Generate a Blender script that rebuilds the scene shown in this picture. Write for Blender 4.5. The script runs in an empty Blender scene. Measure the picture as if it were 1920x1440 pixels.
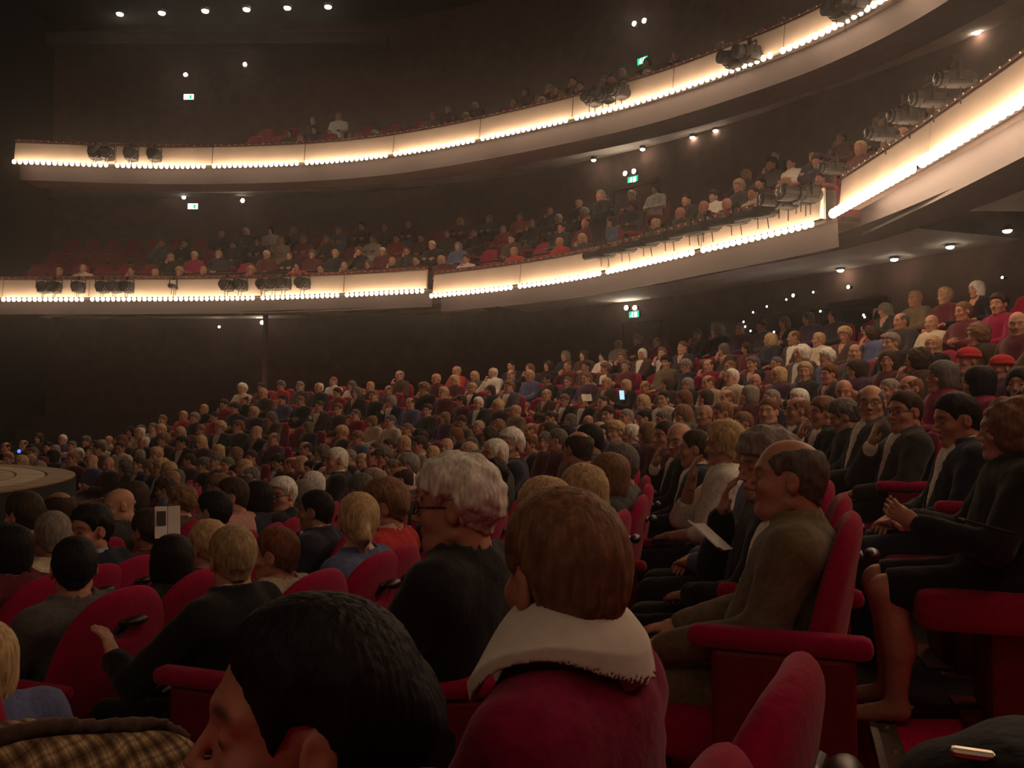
import bpy, bmesh, math, random
import numpy as np
from itertools import product
from mathutils import Vector, Matrix

S = bpy.context.scene
COL = S.collection
random.seed(7)
R = math.radians

# ------------------------------------------------------------------ camera, world, exposure
cd = bpy.data.cameras.new('camera')
cam = bpy.data.objects.new('camera', cd)
COL.objects.link(cam)
cd.sensor_width = 36.0
cd.lens = 30.0
cd.clip_start = 0.05
cam.location = (0.0, 0.0, 1.25)
cam.rotation_euler = (R(90 + 2.5), 0, 0)
S.camera = cam

w = bpy.data.worlds.new('world')
S.world = w
w.use_nodes = True
w.node_tree.nodes['Background'].inputs[0].default_value = (0.5, 0.36, 0.34, 1)
w.node_tree.nodes['Background'].inputs[1].default_value = 0.004
S.view_settings.view_transform = 'Standard'
S.view_settings.look = 'None'
S.view_settings.gamma = 1
S.view_settings.use_curve_mapping = False
S.view_settings.exposure = 0.0
S.cycles.max_bounces = 4
S.cycles.diffuse_bounces = 2
S.cycles.glossy_bounces = 2
S.cycles.use_denoising = True
S.cycles.use_adaptive_sampling = True
S.cycles.adaptive_threshold = 0.06
S.cycles.volume_bounces = 0
S.cycles.sample_clamp_indirect = 4.0

BULB_POWER = 34.0          # emission strength of the bulbs on the balcony fronts
CAMZ = 1.25
BLOOM_DENSITY = 0.0048

# ------------------------------------------------------------------ small helpers
def link(o, parent=None):
    COL.objects.link(o)
    if parent is not None:
        o.parent = parent
    return o

def mesh_np(name, V, F, mats=(), smooth=True, matidx=None):
    """V (n,3); F list of arrays (m,4) or (m,3)"""
    me = bpy.data.meshes.new(name)
    V = np.asarray(V, dtype=np.float32)
    Fs = [np.asarray(f, dtype=np.int32) for f in (F if isinstance(F, list) else [F]) if len(f)]
    nl = sum(f.size for f in Fs)
    nf = sum(len(f) for f in Fs)
    me.vertices.add(len(V)); me.vertices.foreach_set('co', V.ravel())
    me.loops.add(nl); me.loops.foreach_set('vertex_index', np.concatenate([f.ravel() for f in Fs]))
    me.polygons.add(nf)
    tot = np.concatenate([np.full(len(f), f.shape[1], np.int32) for f in Fs])
    st = np.concatenate([[0], np.cumsum(tot)[:-1]]).astype(np.int32)
    me.polygons.foreach_set('loop_start', st)
    me.polygons.foreach_set('use_smooth', np.full(nf, smooth, dtype=bool))
    for m in mats:
        me.materials.append(m)
    if matidx is not None:
        me.polygons.foreach_set('material_index', np.asarray(matidx, np.int32))
    me.update(calc_edges=True)
    return me

def obj(name, me, parent=None, mat=None, loc=None, rot=None):
    o = bpy.data.objects.new(name, me)
    link(o, parent)
    if loc is not None: o.location = loc
    if rot is not None: o.rotation_euler = rot
    if mat is not None:
        if len(me.materials) == 0: me.materials.append(mat)
        o.material_slots[0].link = 'OBJECT'
        o.material_slots[0].material = mat
    return o

def empty(name, loc=(0, 0, 0), rz=0.0):
    o = bpy.data.objects.new(name, None)
    o.empty_display_size = 0.1
    link(o)
    o.location = loc; o.rotation_euler = (0, 0, rz)
    return o

def tag(o, label=None, cat=None, group=None, kind=None):
    if label: o['label'] = label
    if cat: o['category'] = cat
    if group: o['group'] = group
    if kind: o['kind'] = kind
    return o

class MB:
    """collects simple shapes into one mesh"""
    def __init__(s): s.V = []; s.F4 = []; s.F3 = []; s.n = 0; s.m4 = []; s.m3 = []
    def add(s, V, F, mi=0):
        V = np.asarray(V, float)
        for f in F:
            g = [i + s.n for i in f]
            if len(g) == 4: s.F4.append(g); s.m4.append(mi)
            elif len(g) == 3: s.F3.append(g); s.m3.append(mi)
            else:
                for i in range(1, len(g) - 1):
                    s.F3.append([g[0], g[i], g[i + 1]]); s.m3.append(mi)
        s.V.append(V); s.n += len(V)
        return s
    def box(s, c, d, M=None, mi=0):
        c = np.array(c, float); d = np.array(d, float) / 2
        V = np.array([[x, y, z] for x in (-1, 1) for y in (-1, 1) for z in (-1, 1)]) * d + c
        if M is not None: V = np.array([(M @ Vector(v))[:] for v in V])
        return s.add(V, [(0, 1, 3, 2), (4, 6, 7, 5), (0, 4, 5, 1), (2, 3, 7, 6), (0, 2, 6, 4), (1, 5, 7, 3)], mi)
    def rbox(s, c, d, r=0.01, M=None, mi=0):
        """box with chamfered edges"""
        bm = bmesh.new()
        bmesh.ops.create_cube(bm, size=1)
        for v in bm.verts: v.co = Vector((v.co.x * d[0], v.co.y * d[1], v.co.z * d[2]))
        bmesh.ops.bevel(bm, geom=bm.edges[:], offset=r, segments=2, affect='EDGES', profile=0.5)
        bm.verts.index_update()
        V = np.array([v.co[:] for v in bm.verts]) + np.array(c, float)
        F = [[v.index for v in f.verts] for f in bm.faces]
        bm.free()
        if M is not None: V = np.array([(M @ Vector(v))[:] for v in V])
        return s.add(V, F, mi)
    def cyl(s, a, b, ra, rb=None, n=12, caps=True, mi=0):
        rb = ra if rb is None else rb
        a = Vector(a); b = Vector(b); z = (b - a).normalized()
        x = z.orthogonal().normalized(); y = z.cross(x)
        V = []
        for p, r in ((a, ra), (b, rb)):
            for i in range(n):
                t = 2 * math.pi * i / n
                V.append((p + x * (r * math.cos(t)) + y * (r * math.sin(t)))[:])
        F = [(i, (i + 1) % n, n + (i + 1) % n, n + i) for i in range(n)]
        if caps: F += [tuple(range(n - 1, -1, -1)), tuple(range(n, 2 * n))]
        return s.add(V, F, mi)
    def sphere(s, c, r, n=10, m=6, mi=0):
        r = np.array(r, float) * np.ones(3)
        V = [[0, 0, 1]]
        for j in range(1, m):
            t = math.pi * j / m
            for i in range(n):
                p = 2 * math.pi * i / n
                V.append([math.sin(t) * math.cos(p), math.sin(t) * math.sin(p), math.cos(t)])
        V.append([0, 0, -1])
        F = [(0, 1 + i, 1 + (i + 1) % n) for i in range(n)]
        for j in range(m - 2):
            for i in range(n):
                F.append((1 + j * n + i, 1 + (j + 1) * n + i, 1 + (j + 1) * n + (i + 1) % n, 1 + j * n + (i + 1) % n))
        L = len(V) - 1
        F += [(L, 1 + (m - 2) * n + (i + 1) % n, 1 + (m - 2) * n + i) for i in range(n)]
        return s.add(np.array(V) * r + np.array(c, float), F, mi)
    def strip(s, rows, mi=0, closed=False):
        """rows: list of equal-length point lists -> quad sheet"""
        n = len(rows[0]); V = [p for r_ in rows for p in r_]
        F = []
        for j in range(len(rows) - 1):
            for i in range(n - 1 + (1 if closed else 0)):
                F.append((j * n + i, j * n + (i + 1) % n, (j + 1) * n + (i + 1) % n, (j + 1) * n + i))
        return s.add(V, F, mi)
    def mesh(s, name, smooth=False, mats=()):
        V = np.concatenate(s.V) if s.V else np.zeros((0, 3))
        fs = []; mi = []
        if s.F4: fs.append(np.array(s.F4)); mi += s.m4
        if s.F3: fs.append(np.array(s.F3)); mi += s.m3
        return mesh_np(name, V, fs, mats, smooth, mi)
    def build(s, name, mat=None, parent=None, smooth=False, loc=None, rot=None):
        return obj(name, s.mesh(name, smooth), parent, mat, loc, rot)

# ------------------------------------------------------------------ materials
def mat(name, col, rough=0.7, noise=0.0, scale=20.0, spec=0.3, metal=0.0, bump=0.0, stretch=None, sheen=0.0):
    m = bpy.data.materials.new(name); m.use_nodes = True
    nt = m.node_tree; b = nt.nodes['Principled BSDF']
    b.inputs['Base Color'].default_value = (*col, 1)
    b.inputs['Roughness'].default_value = rough
    b.inputs['Specular IOR Level'].default_value = spec
    b.inputs['Metallic'].default_value = metal
    if sheen: b.inputs['Sheen Weight'].default_value = sheen
    if noise or bump:
        tc = nt.nodes.new('ShaderNodeTexCoord')
        mp = nt.nodes.new('ShaderNodeMapping')
        mp.inputs['Scale'].default_value = stretch or (1, 1, 1)
        nz = nt.nodes.new('ShaderNodeTexNoise'); nz.inputs['Scale'].default_value = scale
        nz.inputs['Detail'].default_value = 4
        nt.links.new(tc.outputs['Object'], mp.inputs[0]); nt.links.new(mp.outputs[0], nz.inputs['Vector'])
        if noise:
            rp = nt.nodes.new('ShaderNodeValToRGB')
            a = [max(0, c * (1 - noise)) for c in col]; d = [min(1, c * (1 + noise)) for c in col]
            rp.color_ramp.elements[0].color = (*a, 1); rp.color_ramp.elements[1].color = (*d, 1)
            rp.color_ramp.elements[0].position = 0.3; rp.color_ramp.elements[1].position = 0.7
            nt.links.new(nz.outputs[0], rp.inputs[0]); nt.links.new(rp.outputs[0], b.inputs['Base Color'])
        if bump:
            bp = nt.nodes.new('ShaderNodeBump'); bp.inputs['Strength'].default_value = bump
            bp.inputs['Distance'].default_value = 0.01
            nt.links.new(nz.outputs[0], bp.inputs['Height']); nt.links.new(bp.outputs[0], b.inputs['Normal'])
    return m

def emit(name, col, strength):
    m = bpy.data.materials.new(name); m.use_nodes = True
    nt = m.node_tree; nt.nodes.remove(nt.nodes['Principled BSDF'])
    e = nt.nodes.new('ShaderNodeEmission')
    e.inputs[0].default_value = (*col, 1); e.inputs[1].default_value = strength
    nt.links.new(e.outputs[0], nt.nodes['Material Output'].inputs[0])
    return m

def skin_mat(name, col):
    m = mat(name, col, 0.55, 0.12, 30, 0.35)
    nt = m.node_tree; b = nt.nodes['Principled BSDF']
    at = nt.nodes.new('ShaderNodeAttribute'); at.attribute_name = 'face'
    sp = nt.nodes.new('ShaderNodeSeparateColor')
    nt.links.new(at.outputs['Color'], sp.inputs[0])
    src = b.inputs['Base Color'].links[0].from_socket
    for ch, c in (('Red', (col[0] * .75, col[1] * .42, col[2] * .42)), ('Green', (col[0] * .22, col[1] * .2, col[2] * .2)), ('Blue', (.03, .02, .02))):
        mx = nt.nodes.new('ShaderNodeMix'); mx.data_type = 'RGBA'
        nt.links.new(sp.outputs[ch], mx.inputs[0]); nt.links.new(src, mx.inputs[6])
        mx.inputs[7].default_value = (*c, 1); src = mx.outputs[2]
    nt.links.new(src, b.inputs['Base Color'])
    return m

SKIN = [skin_mat('skin_fair', (.54, .29, .20)), skin_mat('skin_ruddy', (.50, .235, .16)), skin_mat('skin_tan', (.38, .20, .13)), skin_mat('skin_brown', (.26, .14, .09))]
def hairm(n, c): return mat(n, c, .65, .4, 16, .18, 0, .45, (5, 5, 1))
HAIR = {'white': hairm('hair_white', (.84, .76, .64)), 'grey': hairm('hair_grey', (.25, .215, .185)), 'dark grey': hairm('hair_dark_grey', (.13, .115, .105)),
        'brown': hairm('hair_brown', (.21, .11, .062)), 'dark brown': hairm('hair_dark_brown', (.05, .03, .02)), 'black': hairm('hair_black', (.012, .010, .011)),
        'blond': hairm('hair_blond', (.50, .34, .18)), 'sandy': hairm('hair_sandy', (.34, .24, .13)), 'auburn': hairm('hair_auburn', (.17, .065, .03))}
def cloth(n, c, s=60, nz=.18): return mat(n, c, .9, nz, s, .15, 0, .25, None, .15)
CLOTH = {'black': cloth('cloth_black', (.012, .011, .013)), 'navy': cloth('cloth_navy', (.017, .02, .04)), 'charcoal': cloth('cloth_charcoal', (.035, .033, .035)),
         'grey': cloth('cloth_grey', (.09, .083, .083)), 'olive': cloth('cloth_olive', (.155, .115, .06)), 'brown': cloth('cloth_brown', (.075, .042, .03)),
         'crimson': cloth('cloth_crimson', (.26, .003, .05)), 'red': cloth('cloth_red', (.5, .03, .03)), 'maroon': cloth('cloth_maroon', (.11, .014, .025)),
         'blue': cloth('cloth_blue', (.10, .12, .24)), 'cream': cloth('cloth_cream', (.62, .52, .38)), 'white': cloth('cloth_white', (.78, .72, .64)),
         'pink': cloth('cloth_pink', (.5, .26, .25)), 'mustard': cloth('cloth_mustard', (.5, .25, .05)), 'pale blue': cloth('cloth_pale_blue', (.34, .38, .46)),
         'purple': cloth('cloth_purple', (.09, .04, .10))}
VELVET = mat('red_velvet', (.32, .003, .045), .9, .15, 70, .1, 0, .15, None, .12)
CARPET = mat('red_carpet', (.75, .012, .09), .95, .35, 160, .1, 0, .5)
DARKRED = mat('dark_red_paint', (.16, .008, .016), .55, .15, 20, .3)
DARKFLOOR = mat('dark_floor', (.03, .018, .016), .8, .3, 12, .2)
CREAM = mat('cream_plaster', (.50, .43, .35), .7, .06, 3, .25)
SOFFIT = mat('beige_soffit', (.9, .78, .68), .8, .08, 2, .2)
WALLM = mat('dark_brown_wall', (.11, .058, .045), .85, .2, 4, .2)
CEILM = mat('dark_ceiling', (.06, .045, .04), .9, .2, 3, .1)
BLACKM = mat('matt_black', (.01, .009, .009), .7, .2, 30, .3)
METAL = mat('brushed_metal', (.55, .5, .42), .35, .1, 40, .5, 1.0)
DARKMETAL = mat('dark_metal', (.05, .04, .04), .4, .1, 40, .5, .6)
CLOTH['shirt white'] = mat('shirt_white', (.80, .74, .66), .8, .05, 40, .2, 0, .05)
PAPER = mat('white_paper', (.80, .74, .68), .8, .05, 12, .2)
BULBM = emit('warm_bulb', (1.0, .66, .42), BULB_POWER)
LAMPM = emit('lamp_white', (1.0, .86, .66), 60)
GLINTM = emit('glint_white', (1.0, .92, .82), 25)  # glow of the dots that imitate glass reflections
BLUELED = emit('pilot_blue', (.45, .6, 1.0), 12)
BLUEDOT = emit('pilot_deep_blue', (.05, .12, 1.0), 3)
# ------------------------------------------------------------------ signed-distance modelling
f32 = np.float32
def sm(a, b, k):
    h = np.clip(.5 + .5 * (b - a) / k, 0, 1)
    return b + (a - b) * h - k * h * (1 - h)
def smx(a, b, k): return -sm(-a, -b, k)
def ell(P, c, r):
    r = np.array(r, f32); q = (P - np.array(c, f32))
    k0 = np.sqrt(((q / r) ** 2).sum(-1)); k1 = np.sqrt(((q / (r * r)) ** 2).sum(-1)) + 1e-9
    return k0 * (k0 - 1) / k1
def cone(P, a, b, ra, rb):
    a = np.array(a, f32); ba = np.array(b, f32) - a
    pa = P - a
    t = np.clip((pa @ ba) / (ba @ ba + 1e-12), 0, 1)
    return np.sqrt(((pa - t[..., None] * ba) ** 2).sum(-1)) - (ra + (rb - ra) * t)
def wob(P, f, s=0.0):
    x, y, z = P[..., 0] * f, P[..., 1] * f, P[..., 2] * f
    return (np.sin(x + 1.7 * np.sin(y * .9 + s) + s) + np.sin(y * 1.1 + 1.5 * np.sin(z * 1.07 + 2 + s)) + np.sin(z * .93 + 1.6 * np.sin(x * 1.13 + 4 + s))) / 3

CORN = list(product((0, 1), (0, 1), (0, 1)))
EDG = [(a, b) for a in CORN for b in CORN if sum(b) - sum(a) == 1 and sum(abs(x - y) for x, y in zip(a, b)) == 1]
def nets(fn, lo, hi, h):
    """surface nets of fn(P)<0 inside the box"""
    lo = np.array(lo, f32); hi = np.array(hi, f32)
    n = np.ceil((hi - lo) / h).astype(int) + 1
    ax = [lo[i] + h * np.arange(n[i], dtype=f32) for i in range(3)]
    P = np.stack(np.meshgrid(*ax, indexing='ij'), -1)
    f = fn(P).astype(f32)
    f[0] = np.maximum(f[0], 1e-3); f[-1] = np.maximum(f[-1], 1e-3)
    f[:, 0] = np.maximum(f[:, 0], 1e-3); f[:, -1] = np.maximum(f[:, -1], 1e-3)
    f[:, :, 0] = np.maximum(f[:, :, 0], 1e-3); f[:, :, -1] = np.maximum(f[:, :, -1], 1e-3)
    s = f < 0
    X, Y, Z = f.shape
    cnt = np.zeros((X - 1, Y - 1, Z - 1), np.int8)
    for i, j, k in CORN: cnt += s[i:X - 1 + i, j:Y - 1 + j, k:Z - 1 + k]
    mask = (cnt > 0) & (cnt < 8)
    ids = np.argwhere(mask); idx = np.full(mask.shape, -1, np.int64); idx[mask] = np.arange(len(ids))
    I, J, K = ids.T
    acc = np.zeros((len(ids), 3)); wt = np.zeros(len(ids))
    for a, b in EDG:
        fa = f[I + a[0], J + a[1], K + a[2]]; fb = f[I + b[0], J + b[1], K + b[2]]
        cr = (fa < 0) != (fb < 0)
        t = np.where(cr, fa / np.where(cr, fa - fb, 1), 0)
        acc += cr[:, None] * (np.array(a) + (np.array(b) - np.array(a)) * t[:, None]); wt += cr
    V = lo + h * (ids + acc / wt[:, None])
    Q = []
    for axn in range(3):
        u, v = (axn + 1) % 3, (axn + 2) % 3
        sl0 = [slice(None)] * 3; sl1 = [slice(None)] * 3
        sl0[axn] = slice(0, -1); sl1[axn] = slice(1, None)
        A = s[tuple(sl0)]; B = s[tuple(sl1)]
        e = np.argwhere(A != B)
        ok = (e[:, u] > 0) & (e[:, v] > 0) & (e[:, u] < f.shape[u] - 1) & (e[:, v] < f.shape[v] - 1)
        e = e[ok]
        ins = A[tuple(e.T)]
        def cell(du, dv):
            c = e.copy(); c[:, u] -= du; c[:, v] -= dv
            return idx[c[:, 0], c[:, 1], c[:, 2]]
        q = np.stack([cell(1, 1), cell(0, 1), cell(0, 0), cell(1, 0)], 1)
        q[~ins] = q[~ins][:, ::-1]
        Q.append(q)
    return V.astype(f32), np.concatenate(Q).astype(np.int32)

def joinm(parts):
    V = []; F = []; n = 0
    for v, f in parts:
        V.append(v); F.append(f + n); n += len(v)
    return np.concatenate(V), np.concatenate(F)

# ------------------------------------------------------------------ head (centre of the cranium region at the origin, facing +Y)
def head_sdf(P, jaw=1.0, nose=1.0, fat=0.0, neck=1.0):
    x = np.abs(P[..., 0]); Q = P.copy(); Q[..., 0] = x
    d = ell(P, (0, -.014, .032), (.074, .095, .084))
    d = sm(d, ell(P, (0, .026, -.035), (.056 * jaw + fat, .058, .078)), .03)
    d = sm(d, cone(P, (0, .058, -.099), (0, .066, -.098), .017 * jaw, .016), .028)          # chin
    d = sm(d, cone(Q, (.050 * jaw + fat, -.012, -.066), (.016, .056, -.102), .013, .013), .028)   # jaw line
    if fat: d = sm(d, ell(Q, (.032, .03, -.098), (.03, .035, .022)), .03)
    d = sm(d, cone(P, (0, -.030, -.05), (0, -.058, -.19), .053 * neck, .060 * neck), .03)
    d = sm(d, cone(Q, (.004, .078, .026), (.046, .058, .024), .010, .010), .018)            # brow
    d = sm(d, ell(Q, (.045, .054, -.026), (.018, .018, .016)), .022)                        # cheekbone
    eye = ell(Q, (.032, .096, .004), (.020, .022, .013))
    d = smx(d, -eye, .012)
    d = sm(d, ell(Q, (.032, .066, .002), (.0132, .0132, .0122)), .003)                      # eyeball with lid
    n = cone(P, (0, .080, .012), (0, .100 + .006 * nose, -.030), .006, .0085 * nose)
    n = sm(n, ell(Q, (.0095 * nose, .093, -.035), (.0075, .010, .007)), .007)
    d = sm(d, n, .009)
    d = sm(d, cone(Q, (0, .0855, -.060), (.017, .076, -.062), .0052, .003), .007)           # upper lip
    d = sm(d, cone(Q, (0, .0840, -.0705), (.015, .075, -.067), .0060, .003), .006)          # lower lip
    d = smx(d, -cone(Q, (0, .096, -.0655), (.018, .084, -.0645), .0035, .002), .004)
    e = ell(Q - np.array((.0795, -.016, -.006), f32), (0, 0, 0), (.010, .019, .031))
    e = np.maximum(e, -ell(Q, (.090, -.010, -.002), (.007, .010, .019)))
    d = sm(d, e, .006)
    return d
def face_attr(V):
    """lip / brow / eye masks per vertex in head space"""
    x = np.abs(V[:, 0]); y = V[:, 1]; z = V[:, 2]
    lip = np.clip(1.3 - np.sqrt((x / .021) ** 2 + ((z + .067) / .0095) ** 2), 0, 1) * (y > .06)
    brow = np.clip(1.5 - np.sqrt(((x - .034) / .02) ** 2 + ((z - .028 + 6 * (x - .03) ** 2) / .006) ** 2), 0, 1) * (y > .04)
    eye = np.clip(1.4 - np.sqrt(((x - .032) / .012) ** 2 + ((z + .001) / .005) ** 2), 0, 1) * (y > .05)
    return np.stack([lip, brow, eye], 1)

HEADTYPES = {'man': dict(jaw=1.06, nose=1.12, fat=0.0, neck=1.06), 'woman': dict(jaw=.9, nose=.9, fat=0.0, neck=.84), 'stout': dict(jaw=1.12, nose=1.2, fat=.008, neck=1.14)}
_hc = {}
def head_mesh(kind, h):
    k = (kind, h)
    if k not in _hc:
        V, F = nets(lambda P: head_sdf(P, **HEADTYPES[kind]), (-.115, -.14, -.2), (.115, .135, .135), h)
        _hc[k] = (V, F, face_attr(V))
    return _hc[k]

# ------------------------------------------------------------------ hair
def zline(y):
    return np.interp(y, [-.14, -.09, -.05, -.028, -.012, .012, .026, .05, .075, .1], [-.066, -.066, -.06, -.03, .024, .026, -.012, .04, .072, .084]).astype(f32)
def hair_sdf(P, style):
    y = P[..., 1]; z = P[..., 2]; x = np.abs(P[..., 0])
    cr = ell(P, (0, -.014, .032), (.075, .096, .084))
    backskin = sm(cr, cone(P, (0, -.04, -.03), (0, -.05, -.085), .06, .056), .03)
    face = (y * .75 - .052) * .8                                # positive in front of the hairline plane
    zl = zline(y) + np.where(y < -.045, .55 * np.maximum(x - .03, 0), 0) + .004 * wob(P, 130, 3)
    fade = np.clip((z - zl) / .045, .12, 1)
    phi = np.arctan2(P[..., 0], y + .035)
    strand = .0011 * np.sin(phi * 46 + 2.2 * wob(P, 45)) + .0007 * np.sin(phi * 97 + 3 * wob(P, 60, 2))
    def cap(t, amp=0.0, f=60, drop=0.0):
        d = backskin - t * fade - strand
        if amp: d = d - amp * wob(P, f) * fade
        return np.maximum(d, (zl - drop - z) * .75)
    if style == 'short':
        d = cap(.011, .002, 90)
        top = ell(P, (0, -.010, .060), (.072, .088, .070))
        return sm(d, np.maximum(top - strand, (.058 + .38 * np.maximum(y - .02, 0) - z)), .015)
    if style == 'combed':
        d = cap(.013, .002, 90)
        ear = np.maximum(ell(P, (0, -.012, -.010), (.3, .028, .036)), .05 - x)
        d = smx(d, -ear, .006)
        top = ell(P, (0, -.002, .062), (.076, .094, .072))
        return sm(d, np.maximum(top - strand, (.055 + .1 * np.maximum(y - .05, 0) - z)), .02)
    if style == 'crop':
        return cap(.006, .001, 110)
    if style == 'ring':
        d = cap(.011, .003, 80)
        bald = ell(P, (0, .03, .105), (.066, .125, .07))
        return smx(d, -bald, .012)
    if style == 'thick':
        d = cap(.022, .004, 55)
        top = ell(P, (0, -.008, .062), (.080, .098, .078)) - .003 * wob(P, 60) - strand
        return sm(d, np.maximum(top, (.052 + .3 * np.maximum(y - .02, 0) - z)), .018)
    if style == 'curly':
        d = cap(.032, .007, 75)
        top = ell(P, (0, -.005, .06), (.088, .106, .085)) - .010 * wob(P, 75, 1.0)
        return sm(d, np.maximum(top, (.045 + .2 * np.maximum(y - .04, 0) - z)), .02)
    if style == 'frizz':
        d = ell(P, (0, -.03, .02), (.118, .118, .115)) - .010 * wob(P, 70)
        d = sm(d, ell(P, (0, -.045, -.05), (.105, .08, .07)) - .008 * wob(P, 70, 2), .03)
        fc = ell(P, (0, .115, -.05), (.068, .085, .115))
        return smx(d, -fc, .012)
    if style == 'bob':
        d = ell(P, (0, -.02, .028), (.093, .108, .095))
        d = sm(d, ell(P, (0, -.03, -.05), (.094, .086, .085)), .04) - .002 * wob(P, 50) - strand
        d = np.maximum(d, -(z + .115))
        fc = ell(P, (0, .12, -.055), (.066, .09, .115))
        d = smx(d, -fc, .012)
        return np.maximum(d, -(cone(P, (0, .0, -.09), (0, -.03, -.22), .055, .06)))
    if style == 'long':
        d = ell(P, (0, -.018, .03), (.089, .106, .093))
        d = sm(d, cone(P, (0, -.04, -.02), (0, -.075, -.17), .086, .080), .04) - .003 * wob(P, 45) - 1.5 * strand
        fc = ell(P, (0, .115, -.06), (.064, .09, .12))
        return smx(d, -fc, .012)
    if style == 'pony':
        d = cap(.013, .0015, 100)
        top = ell(P, (0, -.006, .055), (.076, .092, .072))
        d = sm(d, np.maximum(top, .05 - z), .02)
        t = cone(P, (0, -.105, .03), (0, -.135, -.04), .026, .034)
        t = sm(t, cone(P, (0, -.135, -.04), (0, -.115, -.11), .032, .012), .02) - .002 * wob(P, 90)
        return sm(d, t, .012)
    if style == 'updo':
        d = cap(.013, .002, 80)
        top = ell(P, (0, -.012, .060), (.078, .092, .072)) - strand
        d = sm(d, np.maximum(top, .070 + .30 * np.maximum(y - .02, 0) - z), .02)
        d = sm(d, np.maximum(ell(P, (0, -.04, .03), (.086, .085, .085)) - strand - .004 * wob(P, 50, 5), zl + .012 - z), .02)
        return sm(d, ell(P, (0, -.105, .005), (.06, .045, .052)) - .004 * wob(P, 80), .02)
    if style == 'hat':
        d = ell(P, (0, -.01, .06), (.094, .112, .075))
        d = np.maximum(d, .035 - z)
        return sm(d, np.maximum(cone(P, (0, -.01, .045), (0, -.01, .045), .112, .112), np.abs(z - .045) - .012), .008)
_hrc = {}
def hair_mesh(style, h):
    k = (style, h)
    if k not in _hrc:
        lo = (-.135, -.185, -.215 if style in ('long', 'bob', 'pony') else -.135)
        V, F = nets(lambda P: hair_sdf(P, style), lo, (.135, .135, .165), h)
        _hrc[k] = (V, F)
    return _hrc[k]

# ------------------------------------------------------------------ seated body, facing +Y, origin on the floor under the hips
NECK = np.array((0, -.085, 1.02)); HEADC = np.array((0, -.055, 1.135)); HEADTOP = 1.135 + .118
POSES = {
    'lap':    [((.185, -.085, .945), (.255, .01, .71), (.075, .23, .655), (-.80, .55, -.15), (0, .2, -1)), None],
    'thighs': [((.185, -.085, .945), (.228, -.01, .735), (.14, .28, .650), (-.15, .97, -.12), (0, -.1, -1)), None],
    'rest':   [((.185, -.085, .945), (.295, -.05, .70), (.285, .20, .70), (-.1, .98, -.1), (0, 0, -1)), None],
    'cross':  [((.185, -.085, .945), (.25, .03, .72), (-.03, .175, .755), (-.95, .0, .25), (0, -1, 0)), None],
    'chin':   [((.185, -.085, .945), (.205, .16, .73), (.055, .105, .945), (-.25, -.12, .95), (0, -.95, -.1)),
               ((.185, -.085, .945), (.255, .01, .71), (.06, .22, .66), (-.8, .5, -.15), (0, .2, -1))],
    'book':   [((.185, -.085, .945), (.245, .05, .71), (.12, .28, .77), (-.35, .75, .45), (-.9, -.1, .3)), None],
    'gesture': [((.185, -.085, .945), (.255, .01, .71), (.075, .23, .655), (-.8, .55, -.15), (0, .2, -1)),
                ((.185, -.085, .945), (.30, .10, .74), (.245, .25, .79), (.0, .45, .9), (.3, .8, -.4))],
}
def arm_of(pose, side):
    a, b = POSES[pose]
    s = a if (side > 0 or b is None) else b
    fl = np.array((side, 1, 1))
    return [np.array(v) * fl for v in s]
def torso_prims(P, infl=0.0, build=1.0):
    b = build
    d = ell(P, (0, -.01, .55), (.185 * b + infl, .145 * b + infl, .13 + infl))
    d = sm(d, ell(P, (0, -.035 + .02 * (b - 1), .69), (.158 * b + infl, .122 * b ** 1.5 + infl, .17 + infl)), .06)
    d = sm(d, ell(P, (0, -.075, .855), (.175 * b + infl, .118 + infl, .18 + infl)), .06)
    d = sm(d, cone(P, (-.14 * b, -.09, .945), (.14 * b, -.09, .945), .066 + infl, .066 + infl), .05)
    d = sm(d, cone(P, (0, -.09, .96), (0, -.08, 1.03), .085 + infl, .056 + infl), .05)
    return d
def arm_prims(P, pose, side, infl=0.0, wr=.028, stop=0.0):
    sh, el, wrp, _, _ = arm_of(pose, side)
    wv = wrp + (el - wrp) * stop
    d = cone(P, sh, el, .060 + infl, .046 + infl)
    d = sm(d, cone(P, el, wv, .044 + infl, wr + infl), .03)
    return d
def leg_prims(P, side, infl=0.0):
    d = cone(P, (.09 * side, -.02, .535), (.115 * side, .40, .515), .088 + infl, .062 + infl)
    d = sm(d, cone(P, (.115 * side, .40, .505), (.115 * side, .36, .30), .058 + infl, .060 + infl), .04)
    d = sm(d, cone(P, (.115 * side, .36, .30), (.115 * side, .375, .09), .056 + infl, .040 + infl), .03)
    return d
def hand_parts(pose, side, h):
    sh, el, wrp, dr, nm = arm_of(pose, side)
    d = dr / np.linalg.norm(dr); n = nm - d * (nm @ d); n /= np.linalg.norm(n)
    s = np.cross(n, d) * side
    if pose not in ('book', 'chin'): s = s if (s @ np.array((-side, 0, 0))) > 0 else -s
    def fn(P):
        q = P - wrp
        L = np.stack([q @ d, q @ s, q @ n], -1).astype(f32)
        o = ell(L, (.05, 0, 0), (.052, .038, .016))
        o = sm(o, cone(L, (-.03, 0, 0), (.02, 0, 0), .026, .026), .02)
        for i, (ln, of) in enumerate(((.068, .027), (.076, .009), (.071, -.010), (.055, -.027))):
            a = np.array((.086, of, .0)); b = a + np.array((ln * .48, of * .12, ln * .16)); c = b + np.array((ln * .34, of * .05, ln * .34))
            o = sm(o, sm(cone(L, a, b, .0092, .0085), cone(L, b, c, .0085, .0068), .003), .006)
        t0 = np.array((.022, .028, .004)); t1 = np.array((.052, .055, .014)); t2 = np.array((.082, .056, .022))
        o = sm(o, sm(cone(L, t0, t1, .013, .0105), cone(L, t1, t2, .0105, .008), .004), .008)
        return o
    lo = wrp - .16; hi = wrp + .16
    return nets(fn, lo, hi, h)
_bc = {}
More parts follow.
